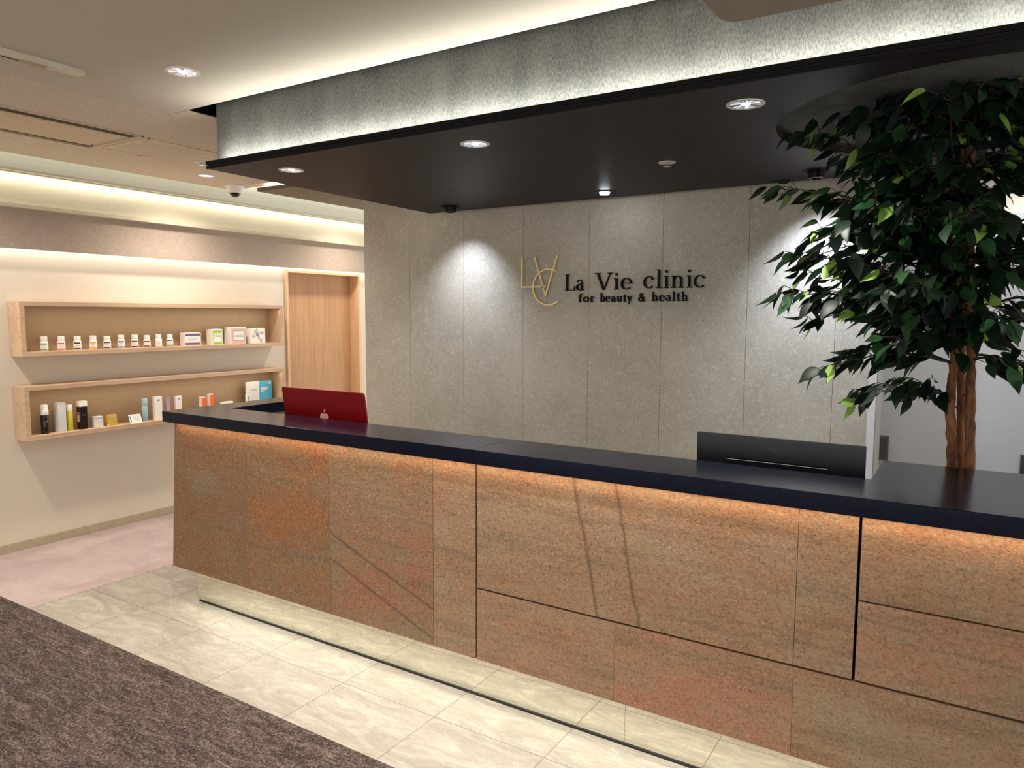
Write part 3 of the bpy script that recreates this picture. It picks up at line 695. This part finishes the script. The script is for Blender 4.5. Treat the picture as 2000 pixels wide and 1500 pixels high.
def arc_(cx, cy, rx, ry, a0, a1, tk, tn, n=18):
    pts, ws = [], []
    for i in range(n + 1):
        a = R(a0 + (a1 - a0) * i / n); pts.append((cx + rx * math.cos(a), cy + ry * math.sin(a))); ws.append(tn + (tk - tn) * abs(math.cos(a)) ** 1.5)
    return pts, ws
def glyph(ch, tk=0.115, tn=0.045):
    S = []; sl = tn
    def L(p, q, w): S.append(([p, q], [w, w]))
    xh = 0.66; st = tk
    def serif(x, y, w=0.13): L((x - w, y), (x + w, y), sl)
    if ch == 'L':
        L((0.2, 0), (0.2, 1.0), st); serif(0.2, 0.98); L((0.05, 0.022), (0.74, 0.022), sl); S.append(([(0.72, 0.0), (0.75, 0.27)], [0.07, 0.03])); adv = 0.80
    elif ch == 'V':
        S.append(([(0.14, 0.98), (0.46, 0.0)], [st, st * 0.9])); S.append(([(0.80, 0.98), (0.47, 0.0)], [tn, tn])); serif(0.13, 0.98, 0.15); serif(0.80, 0.98, 0.13); adv = 0.92
    elif ch == 'a':
        S.append(arc_(0.27, 0.47, 0.17, 0.17, 165, 20, st * 0.8, tn * 1.2)); L((0.44, 0.05), (0.44, 0.50), st); S.append(([(0.43, 0.06), (0.50, 0.02), (0.58, 0.05)], [tn * 1.6, tn, tn * 0.8]))
        S.append(arc_(0.28, 0.20, 0.20, 0.18, 100, 330, st, tn)); S.append(([(0.25, 0.375), (0.44, 0.42)], [tn, tn])); adv = 0.60
    elif ch == 'i':
        L((0.18, 0), (0.18, xh), st); serif(0.18, 0.02, 0.14); L((0.04, xh - 0.02), (0.18, xh - 0.02), sl); S.append(arc_(0.17, 0.90, 0.035, 0.035, 0, 360, 0.075, 0.075, 12)); adv = 0.36
    elif ch == 'e':
        S.append(arc_(0.30, 0.33, 0.24, 0.32, -45, -180, st, tn)); S.append(arc_(0.30, 0.33, 0.24, 0.32, 180, 0, st, tn)); L((0.08, 0.36), (0.56, 0.36), tn); adv = 0.62
    elif ch == 'c':
        S.append(arc_(0.31, 0.33, 0.25, 0.32, 42, 318, st, tn)); S.append(arc_(0.49, 0.52, 0.03, 0.03, 0, 360, 0.06, 0.06, 10)); adv = 0.60
    elif ch == 'l':
        L((0.18, 0), (0.18, 1.03), st); serif(0.18, 0.02, 0.14); L((0.04, 1.01), (0.18, 1.01), sl); adv = 0.36
    elif ch == 'n':
        L((0.16, 0), (0.16, xh), st); serif(0.16, 0.02, 0.13); L((0.02, xh - 0.02), (0.16, xh - 0.02), sl)
        S.append(arc_(0.36, 0.44, 0.17, 0.20, 165, 0, st, tn * 1.3)); L((0.53, 0), (0.53, 0.45), st); serif(0.53, 0.02, 0.13); adv = 0.72
    elif ch == 'f':
        L((0.18, 0), (0.18, 0.80), st); serif(0.18, 0.02, 0.14); S.append(arc_(0.33, 0.80, 0.15, 0.20, 180, 50, st, tn)); L((0.04, xh - 0.02), (0.36, xh - 0.02), sl); adv = 0.42
    elif ch == 'o':
        S.append(arc_(0.30, 0.33, 0.24, 0.32, 0, 360, st, tn, 28)); adv = 0.62
    elif ch == 'r':
        L((0.16, 0), (0.16, xh), st); serif(0.16, 0.02, 0.13); L((0.02, xh - 0.02), (0.16, xh - 0.02), sl); S.append(arc_(0.36, 0.42, 0.17, 0.20, 160, 70, tn * 1.2, tn * 1.6)); adv = 0.48
    elif ch == 'b':
        L((0.16, 0), (0.16, 1.03), st); L((0.02, 1.01), (0.16, 1.01), sl); S.append(arc_(0.34, 0.33, 0.22, 0.32, 150, -150, st, tn)); adv = 0.62
    elif ch == 'u':
        L((0.16, 0.2), (0.16, xh), st); L((0.03, xh - 0.02), (0.16, xh - 0.02), sl); S.append(arc_(0.33, 0.22, 0.17, 0.20, 180, 330, st, tn)); L((0.52, 0), (0.52, xh), st); L((0.39, xh - 0.02), (0.52, xh - 0.02), sl); L((0.52, 0.02), (0.64, 0.02), sl); adv = 0.68
    elif ch == 't':
        L((0.20, 0.12), (0.20, 0.86), st); L((0.04, xh - 0.02), (0.38, xh - 0.02), sl); S.append(arc_(0.32, 0.14, 0.12, 0.13, 180, 310, st, tn)); adv = 0.44
    elif ch == 'y':
        S.append(([(0.10, xh), (0.32, 0.02)], [st, st * 0.8])); S.append(([(0.54, xh), (0.30, -0.06), (0.18, -0.26), (0.08, -0.24)], [tn, tn, tn * 1.3, tn * 1.8])); serif(0.11, xh - 0.02, 0.12); serif(0.54, xh - 0.02, 0.11); adv = 0.64
    elif ch == 'h':
        L((0.16, 0), (0.16, 1.03), st); serif(0.16, 0.02, 0.13); L((0.02, 1.01), (0.16, 1.01), sl); S.append(arc_(0.36, 0.44, 0.17, 0.20, 165, 0, st, tn * 1.3)); L((0.53, 0), (0.53, 0.45), st); serif(0.53, 0.02, 0.13); adv = 0.72
    elif ch == '&':
        S.append(arc_(0.36, 0.76, 0.15, 0.18, 0, 360, st * 0.8, tn, 20)); S.append(([(0.26, 0.66), (0.48, 0.32), (0.74, 0.02)], [st, st, st * 0.9]))
        S.append(arc_(0.33, 0.26, 0.25, 0.26, 110, 330, st, tn)); S.append(([(0.54, 0.14), (0.68, 0.36), (0.70, 0.50)], [tn, tn, tn])); L((0.60, 0.50), (0.80, 0.50), sl); adv = 0.86
    return S, adv
def word(txt, x0, x1, z, cap, parent, bold=1.0, depth=0.012, track=0.04):
    g = [glyph(c, 0.115 * bold, 0.045 * (1 + (bold - 1) * 1.4)) for c in txt]
    tot = sum(a + track for _, a in g) - track
    sx = (x1 - x0) / tot; x = x0
    for c, (S, adv) in zip(txt, g):
        mb_ = MB()
        for pts, ws in S:
            stroke(mb_, [(x + p[0] * sx, z + p[1] * cap) for p in pts], [w * (cap + sx) / 2 for w in ws], 3.86 - depth - 0.006, 3.86 - 0.006)
        mb_.box(x + adv * sx * 0.4, x + adv * sx * 0.4 + 0.002, 3.853, 3.86, z + cap * 0.02, z + cap * 0.06)
        mb_.build('letter', M['letter'], parent); x += (adv + track) * sx
s1 = thing('sign_lettering', 'large black serif letters reading the clinic name, upper line of the sign', 'sign', (-1.64, 3.85, 1.64))
word('La', -2.064, -1.935, 1.638, 0.094, s1); word('Vie', -1.865, -1.635, 1.640, 0.095, s1); word('clinic', -1.572, -1.222, 1.644, 0.098, s1)
s2 = thing('sign_lettering', 'smaller black serif letters of the sign, lower line below the clinic name', 'sign', (-1.64, 3.85, 1.57))
word('for', -1.972, -1.868, 1.570, 0.047, s2, 1.2, track=0.11); word('beauty', -1.833, -1.636, 1.571, 0.048, s2, 1.2, track=0.11); word('&', -1.600, -1.558, 1.572, 0.047, s2, 1.2, track=0.11); word('health', -1.520, -1.316, 1.573, 0.049, s2, 1.2, track=0.11)

# ================================================================== COMPUTERS
imac = thing('desktop_computer', 'red all-in-one computer seen from behind over the left worktop', 'computer', (-2.625, 2.50, 0.73))
def quad_slab(x0, x1, zb, zt, yb, yt, th, name, mat, parent, bevel=0.003):
    vs = [(x0, yb, zb), (x1, yb, zb), (x1, yt, zt), (x0, yt, zt), (x0, yb + th, zb), (x1, yb + th, zb), (x1, yt + th, zt), (x0, yt + th, zt)]
    return MB().add(vs, [(0, 1, 2, 3), (7, 6, 5, 4), (0, 4, 5, 1), (1, 5, 6, 2), (2, 6, 7, 3), (3, 7, 4, 0)]).build(name, mat, parent, bevel)
# rounded housing
def housing():
    mb_ = MB(); x0, x1, z0, z1, r = -2.9, -2.352, 0.80, 1.137, 0.012
    pl = []
    for cx_, cz_, a0 in ((x1 - r, z0 + r, -90), (x1 - r, z1 - r, 0), (x0 + r, z1 - r, 90), (x0 + r, z0 + r, 180)):
        for k in range(6): a = R(a0 + k * 18); pl.append((cx_ + r * math.cos(a), cz_ + r * math.sin(a)))
    n = len(pl); vs = []
    for th in (0, 0.012):
        for x, z in pl: vs.append((x, 2.455 + (1.137 - z) * 0.15 + th, z))
    return mb_.add(vs, [tuple(range(n)), tuple(range(n, 2 * n))[::-1]] + [(i, i + n, (i + 1) % n + n, (i + 1) % n) for i in range(n)])
housing().build('rear_housing', M['red'], imac, 0.001)
quad_slab(-2.893, -2.359, 0.81, 1.13, 2.4685 + 0.0488, 2.4685, 0.002, 'display_screen', M['blackgloss'], imac, 0)
MB().box(-2.70, -2.55, 2.44, 2.60, 0.731, 0.737).box(-2.70, -2.55, 2.512, 2.520, 0.737, 0.86).build('stand', M['red'], imac, 0.001)
yl = lambda z: 2.455 + (1.137 - z) * 0.15 - 0.0006
def apple():
    cx_, cz_, s = -2.622, 0.995, 0.0333
    pts = []
    for i in range(48):
        a = 2 * PI * i / 48; c_, s_ = math.cos(a), math.sin(a)
        r = 1.0
        x = c_ * (0.98 - 0.10 * max(0, -s_)); z = s_ * 1.0
        if s_ > 0: z -= 0.26 * math.exp(-(c_ / 0.32) ** 2)
        else: z += 0.12 * math.exp(-(c_ / 0.25) ** 2)
        pts.append((x, z))
    # bite on the right side (seen from the back)
    out = []
    for x, z in pts:
        d = math.hypot(x - 1.22, z - 0.12)
        if d < 0.46:
            k = 0.46 / d; x, z = 1.22 + (x - 1.22) * k, 0.12 + (z - 0.12) * k
            if x > 1.0: x = 1.22 - 0.46
        out.append((x, z))
    mb_ = MB()
    n = len(out)
    P_ = [(cx_ + x * s * 0.98, cz_ + z * s * 1.0) for x, z in out]
    vs = [(x, yl(z), z) for x, z in P_] + [(cx_, yl(cz_), cz_)]
    mb_.add(vs, [(n, (i + 1) % n, i)[::-1] for i in range(n)])
    lf = []
    for i in range(12):
        t_ = PI * 2 * i / 12; u = math.cos(t_) * 0.34; w = math.sin(t_) * 0.13
        x = 0.16 + u * 0.35 - w * 0.9; z = 1.24 + u * 0.9 + w * 0.35
        lf.append((cx_ + x * s * 0.98, cz_ + z * s * 1.0))
    m = len(lf); mb_.add([(x, yl(z), z) for x, z in lf], [tuple(range(m))])
    return mb_
apple().build('logo', M['logo'], imac)

mon = thing('monitor', 'wide black monitor seen from behind at the right part of the counter', 'monitor', (-0.55, 2.58, 0.73))
quad_slab(-0.822, -0.276, 0.765, 1.086, 2.545, 2.540, 0.016, 'rear_housing', M['mon'], mon, 0.002)
MB().box(-0.72, -0.385, 2.530, 2.546, 0.80, 0.975).build('rear_bulge', M['mon'], mon, 0.004)
MB().box(-0.719, -0.386, 2.5375, 2.541, 1.0015, 1.0075, 0).box(-0.719, -0.386, 2.5365, 2.5385, 1.0012, 1.0019, 1).build('vent_slot', [M['black'], M['frost']], mon)
MB().box(-0.62, -0.48, 2.50, 2.66, 0.731, 0.740).box(-0.57, -0.53, 2.557, 2.575, 0.740, 0.95).build('stand', M['mon'], mon, 0.001)
MB().box(-0.815, -0.283, 2.5575, 2.5595, 0.775, 1.078).build('display_screen', M['blackgloss'], mon)
text_mesh('raised_name', 'PHILIPS', 0.0185, plain('dark_chrome_letters', rgb(60, 60, 66), 0.25, 0.5), mon, (-0.552, 2.5395, 1.0465), RY, 0.0008, 1.05)

# ================================================================== CEILING FIXTURES
def downlight(x, y, z, r, label, group, glow='glow'):
    o = thing('downlight', label, 'downlight', (x, y, z), group)
    MB().lathe([(r * 0.80, 0.001), (r * 0.80, -0.0025), (r, -0.003), (r + 0.001, 0.0), (r * 0.99, 0.001)], 36, (x, y, z), close=True).build('trim_ring', M['ring'], o, smooth=False)
    mb_ = MB(); n = 40; random.seed(int(abs(x * 1000)))
    for i in range(n):
        a0, a1 = 2 * PI * i / n, 2 * PI * (i + 1) / n; mi_ = random.choice((0, 1, 1, 2))
        q = [(x + rr * r * math.cos(a), y + rr * r * math.sin(a), z + zz) for rr, zz, a in ((0.80, -0.0022, a0), (0.26, -0.0008, a0), (0.26, -0.0008, a1), (0.80, -0.0022, a1))]
        mb_.add(q, [(0, 1, 2, 3)], mi_)
    mb_.build('reflector', [M['refl_dark'], M['refl_mid'], M['refl_bright']], o)
    MB().lathe([(r * 0.27, -0.0006), (r * 0.25, -0.003), (0, -0.004)], 20, (x, y, z)).build('lamp', M[glow], o, smooth=True)
    return o
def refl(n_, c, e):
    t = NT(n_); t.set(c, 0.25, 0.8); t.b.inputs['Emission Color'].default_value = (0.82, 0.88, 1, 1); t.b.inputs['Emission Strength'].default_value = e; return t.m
M['refl_dark'] = refl('reflector_flute_dark', rgb(120, 124, 140), 0.03); M['refl_mid'] = refl('reflector_flute', rgb(180, 184, 200), 0.25); M['refl_bright'] = refl('reflector_flute_lit', rgb(210, 214, 226), 0.7)  # flute tones and weak glow paint reflections into the reflector
G1 = 'downlights in the black canopy'; G2 = 'downlights in the pale ceilings'
downlight(-2.643, 2.325, 2.14, 0.055, 'silver downlight in the black canopy, leftmost above the red computer', G1)
downlight(-1.643, 2.336, 2.14, 0.056, 'silver downlight in the black canopy, middle one of the front row', G1)
downlight(-0.633, 2.331, 2.14, 0.057, 'silver downlight in the black canopy nearest the tree', G1)
downlight(-2.629, 1.792, 2.42, 0.063, 'silver downlight in the smooth cream ceiling', G2)
downlight(-4.447, 3.179, 2.42, 0.055, 'small downlight in the textured ceiling near the dome camera', G2)

def sprinkler(x, y, z, label):
    o = thing('sprinkler', label, 'sprinkler', (x, y, z))
    MB().lathe([(0.036, 0), (0.036, -0.003), (0.012, -0.006), (0.009, -0.006)], 28, (x, y, z)).build('cover_plate', M['ring'], o, smooth=False)
    MB().lathe([(0.006, -0.005), (0.006, -0.014), (0.016, -0.016), (0.016, -0.0175), (0, -0.018)], 20, (x, y, z)).build('sprinkler_head', M['chrome'], o)
sprinkler(-1.144, 3.033, 2.14, 'white sprinkler disc in the black canopy')
sprinkler(-4.085, 2.888, 2.42, 'small sprinkler disc in the textured ceiling beside the access hatch')

def spotlight(x, y, z, label, hot=False):
    o = thing('spotlight', label, 'spotlight', (x, y, z), 'adjustable spotlights along the stone wall')
    MB().lathe([(0.045, 0), (0.058, 0.0), (0.058, -0.003), (0.045, -0.004)], 32, (x, y, z), close=True).build('trim_ring', M['canopy_edge'], o)
    if hot:
        MB().lathe([(0.044, -0.001), (0.034, -0.002)], 28, (x, y, z)).build('housing', M['black'], o)
        MB().lathe([(0.026, -0.002), (0.024, -0.012), (0, -0.016)], 24, (x - 0.004, y, z)).build('lamp', M['glowhot'], o, smooth=True)
    else:
        MB().lathe([(0.034, 0.0), (0.034, -0.034), (0.031, -0.035), (0.029, -0.030), (0.0, -0.028)], 28, (x, y, z)).build('housing', M['blackgloss'], o)
    return o
M['blackgloss'] = M['blackgloss']
spotlight(-2.704, 3.589, 2.14, 'black wall spotlight at the left back corner of the canopy')
spotlight(-1.69, 3.590, 2.14, 'glaring wall spotlight with bright bulb above the sign', True)
spotlight(-0.642, 3.543, 2.14, 'black wall spotlight beside the tree')

dc = thing('dome_camera', 'white dome security camera on the textured ceiling', 'camera', (-4.60, 3.52, 2.42))
MB().lathe([(0.066, 0), (0.066, -0.012), (0.060, -0.022), (0.050, -0.045), (0.045, -0.050)], 32, (-4.60, 3.52, 2.42)).build('housing', M['plastic'], dc, smooth=True)
MB().lathe([(0.040, -0.050)] + [(0.040 * math.cos(R(a)), -0.050 - 0.036 * math.sin(R(a))) for a in range(10, 90, 12)] + [(0, -0.086)], 28, (-4.60, 3.52, 2.42)).build('lens_dome', M['glassdark'], dc, smooth=True)
MB().lathe([(0.045, -0.046), (0.046, -0.056), (0.0405, -0.058)], 28, (-4.60, 3.52, 2.42), close=True).build('dome_ring', M['plastic'], dc, smooth=True)

ac = thing('air_conditioner', 'long flush beige ceiling air conditioner with dark slots', 'air conditioner', (-4.0, 1.5, 2.42))
x0, x1, y0, y1, z = -4.262, -3.745, 0.9, 2.312, 2.42
MB().box(x0, x0 + 0.012, y0, y1, z - 0.006, z).box(x1 - 0.012, x1, y0, y1, z - 0.006, z).box(x0, x1, y1 - 0.012, y1, z - 0.006, z).build('outer_frame', M['ac'], ac, 0.001)
MB().box(x0 + 0.02, x0 + 0.085, y0, y1 - 0.03, z - 0.005, z - 0.001).build('air_slot', M['slot'], ac)
MB().box(x1 - 0.085, x1 - 0.02, y0, y1 - 0.03, z - 0.005, z - 0.001).build('air_slot', M['slot'], ac)
MB().box(x0 + 0.085, x1 - 0.085, y0, y1 - 0.05, z - 0.008, z - 0.001).build('centre_panel', M['ac'], ac, 0.002)
MB().box(x0 + 0.040, x0 + 0.046, y0, y1 - 0.04, z - 0.007, z - 0.005).box(x1 - 0.080, x1 - 0.070, y0, y1 - 0.04, z - 0.007, z - 0.005).build('louver', M['ac'], ac)

ht = thing('access_hatch', 'square flush ceiling access hatch beside the air conditioner', 'hatch', (-3.985, 2.565, 2.42))
x0, x1, y0, y1 = -4.207, -3.765, 2.348, 2.775
fr_ = MB()
for a, b, c, d in ((x0, x1, y0, y0 + 0.009), (x0, x1, y1 - 0.009, y1), (x0, x0 + 0.009, y0, y1), (x1 - 0.009, x1, y0, y1)): fr_.box(a, b, c, d, 2.416, 2.42)
fr_.build('frame', plain('hatch_frame', rgb(226, 200, 170), 0.5), ht)
MB().box(x0 + 0.012, x1 - 0.012, y0 + 0.012, y1 - 0.012, 2.4175, 2.42).build('hatch_panel', M['tex'], ht)
MB().box(-4.2035, -4.198, 2.54, 2.58, 2.413, 2.416).build('latch', M['trim'], ht)

tr = thing('ceiling_track', 'beige ceiling track with a dark slot in the cream ceiling', 'track', (-2.96, 1.2, 2.42))
MB().box(-2.985, -2.930, 0.6, 1.585, 2.402, 2.42).build('track_body', plain('track_beige', rgb(214, 206, 186), 0.5), tr, 0.001)
MB().box(-2.976, -2.966, 0.6, 1.37, 2.4008, 2.402).build('track_slot', M['slot'], tr)
MB().box(-2.982, -2.950, 1.37, 1.46, 2.3995, 2.402).build('end_clip', M['trim'], tr)

# ================================================================== TREE
random.seed(12)
tree = thing('artificial_tree', 'tall leafy green ficus tree with three twisting stems behind the counter', 'tree', (-0.03, 2.9, 0))
MB().lathe([(0.0, 0), (0.12, 0), (0.15, 0.30), (0.155, 0.32), (0.14, 0.32), (0.135, 0.27), (0, 0.27)], 32, (-0.02, 2.94, 0)).build('pot', M['black'], tree, smooth=True)
def trunk(pts, r0, r1, seed, mat):
    random.seed(seed); P_ = [Vector(p) for p in pts]; out = []; n = 40
    for i in range(n + 1):
        t_ = i / n * (len(P_) - 1); k = min(int(t_), len(P_) - 2); f_ = t_ - k
        p = P_[k].lerp(P_[k + 1], f_)
        out.append(p + Vector((random.uniform(-1, 1), random.uniform(-1, 1), 0)) * 0.0025)
    rad = [(r0 + (r1 - r0) * i / n) * (1 + random.uniform(-0.08, 0.12)) for i in range(n + 1)]
    mb_ = MB().tube(out, rad, 12)
    for _ in range(14):
        k = random.randrange(12, n); a = random.uniform(0, 2 * PI); d = Vector((math.cos(a), math.sin(a), 0.4))
        mb_.tube([out[k] + d * rad[k] * 0.6, out[k] + d * (rad[k] + 0.006)], [0.005, 0.002], 5)
    return mb_
T1 = [(-0.045, 2.93, 0.27), (-0.047, 2.89, 1.0), (-0.062, 2.88, 1.2), (-0.060, 2.88, 1.36), (-0.085, 2.89, 1.75), (-0.125, 2.87, 2.05), (-0.15, 2.85, 2.4)]
T2 = [(-0.015, 2.98, 0.27), (-0.022, 2.94, 1.0), (-0.040, 2.94, 1.36), (-0.05, 2.92, 1.75), (-0.07, 2.93, 2.05), (-0.09, 2.95, 2.45)]
T3 = [(0.0, 2.91, 0.27), (0.004, 2.87, 1.0), (-0.006, 2.87, 1.2), (-0.012, 2.87, 1.36), (-0.036, 2.875, 1.75), (-0.05, 2.89, 2.05), (-0.03, 2.9, 2.45)]
trunk(T1, 0.0165, 0.011, 1, 0).build('trunk', M['bark'], tree, smooth=True)
trunk(T2, 0.014, 0.010, 2, 0).build('trunk', M['bark'], tree, smooth=True)
trunk(T3, 0.0175, 0.011, 3, 0).build('trunk', M['bark'], tree, smooth=True)
random.seed(5)
branches = []     # (start, tip, droop, density)
def axis_pt(z): return Vector((-0.05 - max(0, z - 1.36) * 0.05, 2.89, z))
ex = [((1.78), (-0.511, 2.75, 2.12)), (1.85, (-0.45, 2.9, 2.22)), (1.72, (-0.590, 2.72, 1.93)), (1.56, (-0.36, 2.52, 1.76)), (1.50, (-0.34, 2.55, 1.66)), (1.52, (-0.534, 2.75, 1.70)),
      (1.5, (-0.50, 2.80, 1.65)), (1.44, (-0.572, 2.70, 1.570)), (1.42, (-0.42, 2.62, 1.545)), (1.33, (-0.43, 2.65, 1.315)), (1.32, (-0.32, 2.72, 1.37)), (1.17, (-0.335, 2.70, 1.222)),
      (1.19, (-0.25, 2.62, 1.265)), (1.34, (0.15, 2.72, 1.29)), (1.4, (0.12, 2.60, 1.38)), (1.45, (0.05, 2.6, 1.47)), (1.5, (-0.13, 2.47, 1.58)), (1.75, (-0.35, 2.80, 2.02)), (1.8, (-0.25, 2.6, 2.1)),
      (1.36, (0.26, 2.85, 1.25)), (1.6, (-0.28, 2.5, 1.84)), (1.42, (-0.2, 2.55, 1.50)), (1.36, (-0.18, 2.58, 1.42))]
for z0, tip in ex: branches.append((axis_pt(z0), Vector(tip), 0.05, 1))
for i in range(64):
    z0 = random.uniform(1.42, 2.15); a = random.uniform(0, 2 * PI); ln = random.uniform(0.28, 0.5) * (0.8 if z0 > 1.95 else 1)
    tip = axis_pt(z0) + Vector((math.cos(a) * ln, math.sin(a) * ln, random.uniform(0.0, 0.24)))
    rr = math.hypot(tip.x - HX, tip.y - HY)
    if tip.z > 2.08 and rr > 0.5: tip.z = 2.05
    branches.append((axis_pt(z0), tip, random.uniform(0.02, 0.07), 1))
for i in range(30):
    z0 = random.uniform(1.36, 1.95); a = random.uniform(PI * 1.05, PI * 1.95); ln = random.uniform(0.12, 0.38)
    branches.append((axis_pt(z0), axis_pt(z0) + Vector((math.cos(a) * ln, math.sin(a) * ln, random.uniform(0.02, 0.16))), 0.03, 1))
for i in range(16):
    z0 = random.uniform(2.05, 2.25); a = random.uniform(0, 2 * PI); ln = random.uniform(0.15, 0.42)
    branches.append((axis_pt(z0), axis_pt(z0) + Vector((math.cos(a) * ln, math.sin(a) * ln, random.uniform(0.03, 0.2))), 0.03, 1))
tw = MB(); lv = MB(); NL = 0
def leaf(base, d, size, mi):
    global NL
    d = d.normalized(); side = d.cross(Vector((0, 0, 1)))
    if side.length < 0.1: side = Vector((1, 0, 0))
    side.normalize(); roll = random.uniform(-0.9, 0.9)
    nrm = side.cross(d).normalized()
    s2_ = side * math.cos(roll) + nrm * math.sin(roll); n2_ = d.cross(s2_).normalized()
    if n2_.z < 0 and random.random() < 0.6: n2_ = -n2_
    curl = random.uniform(0.02, 0.14); fold = random.uniform(0.02, 0.09)
    prof = [(0.0, 0.0), (0.10, 0.15), (0.26, 0.245), (0.44, 0.255), (0.62, 0.19), (0.78, 0.10), (0.90, 0.035), (1.0, 0.0)]
    vs = []
    for u, w in prof:
        c = base + d * (u * size) - n2_ * (curl * size * (u - 0.3) ** 2 * 2)
        vs += [c - s2_ * (w * size) + n2_ * (fold * size * w * 4), c, c + s2_ * (w * size) + n2_ * (fold * size * w * 4)]
    fs = []
    for k in range(len(prof) - 1):
        a = k * 3
        fs += [(a, a + 1, a + 4, a + 3), (a + 1, a + 2, a + 5, a + 4)]
    lv.add(vs, fs, mi); NL += 1
def in_canopy(p):
    return 2.10 < p.z < 2.18 and math.hypot(p.x - HX, p.y - HY) > HR - 0.03
def too_low(p): return p.z < 1.03 or p.z > 2.49
for st_, tip, droop, _ in branches:
    ln = (tip - st_).length; n = max(6, int(ln / 0.035)); pts = []
    sidev = (tip - st_).cross(Vector((0, 0, 1))).normalized() * random.uniform(-0.03, 0.03)
    for i in range(n + 1):
        t_ = i / n; p = st_.lerp(tip, t_) + Vector((0, 0, 4 * droop * t_ * (1 - t_))) + sidev * math.sin(t_ * PI) + Vector([random.uniform(-0.004, 0.004) for _ in range(3)])
        pts.append(p)
    tw.tube(pts, [0.0055 * (1 - 0.75 * i / n) for i in range(n + 1)], 5)
    bd_ = (tip - st_).normalized()
    for i in range(int(n * 0.28), n + 1):
        for sgn in (-1, 1):
            if random.random() < 0.22: continue
            sd = bd_.cross(Vector((0, 0, 1))).normalized() * sgn
            dirt = (bd_ * random.uniform(0.3, 1.0) + sd * random.uniform(0.3, 1.0) + Vector((0, 0, random.uniform(-0.4, 0.35)))).normalized()
            tl = random.uniform(0.02, 0.085); q = pts[i] + dirt * tl
            if in_canopy(q) or too_low(q): continue
            mid = pts[i] + dirt * tl * 0.5 + Vector((0, 0, 0.006))
            tw.tube([pts[i], mid, q], [0.0018, 0.0014, 0.001], 4)
            for rep, bp in ((0, q), (1, mid)):
                if rep and random.random() < 0.45: continue
                outd = Vector((q.x + 0.05, q.y - 2.89, 0)); outd = outd.normalized() if outd.length > 0.01 else Vector((1, 0, 0))
                ld = outd * random.uniform(0.1, 0.9) + dirt * random.uniform(0.0, 0.6) + Vector((random.uniform(-.35, .35), random.uniform(-.35, .35), random.uniform(-1.15, -0.2)))
                size = random.uniform(0.060, 0.096)
                if in_canopy(bp + ld.normalized() * size) or too_low(bp + ld.normalized() * size): continue
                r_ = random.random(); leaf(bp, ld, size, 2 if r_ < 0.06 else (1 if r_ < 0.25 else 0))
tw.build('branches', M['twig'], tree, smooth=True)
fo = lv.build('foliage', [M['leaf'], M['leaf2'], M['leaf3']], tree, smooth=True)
print('leaves', NL)
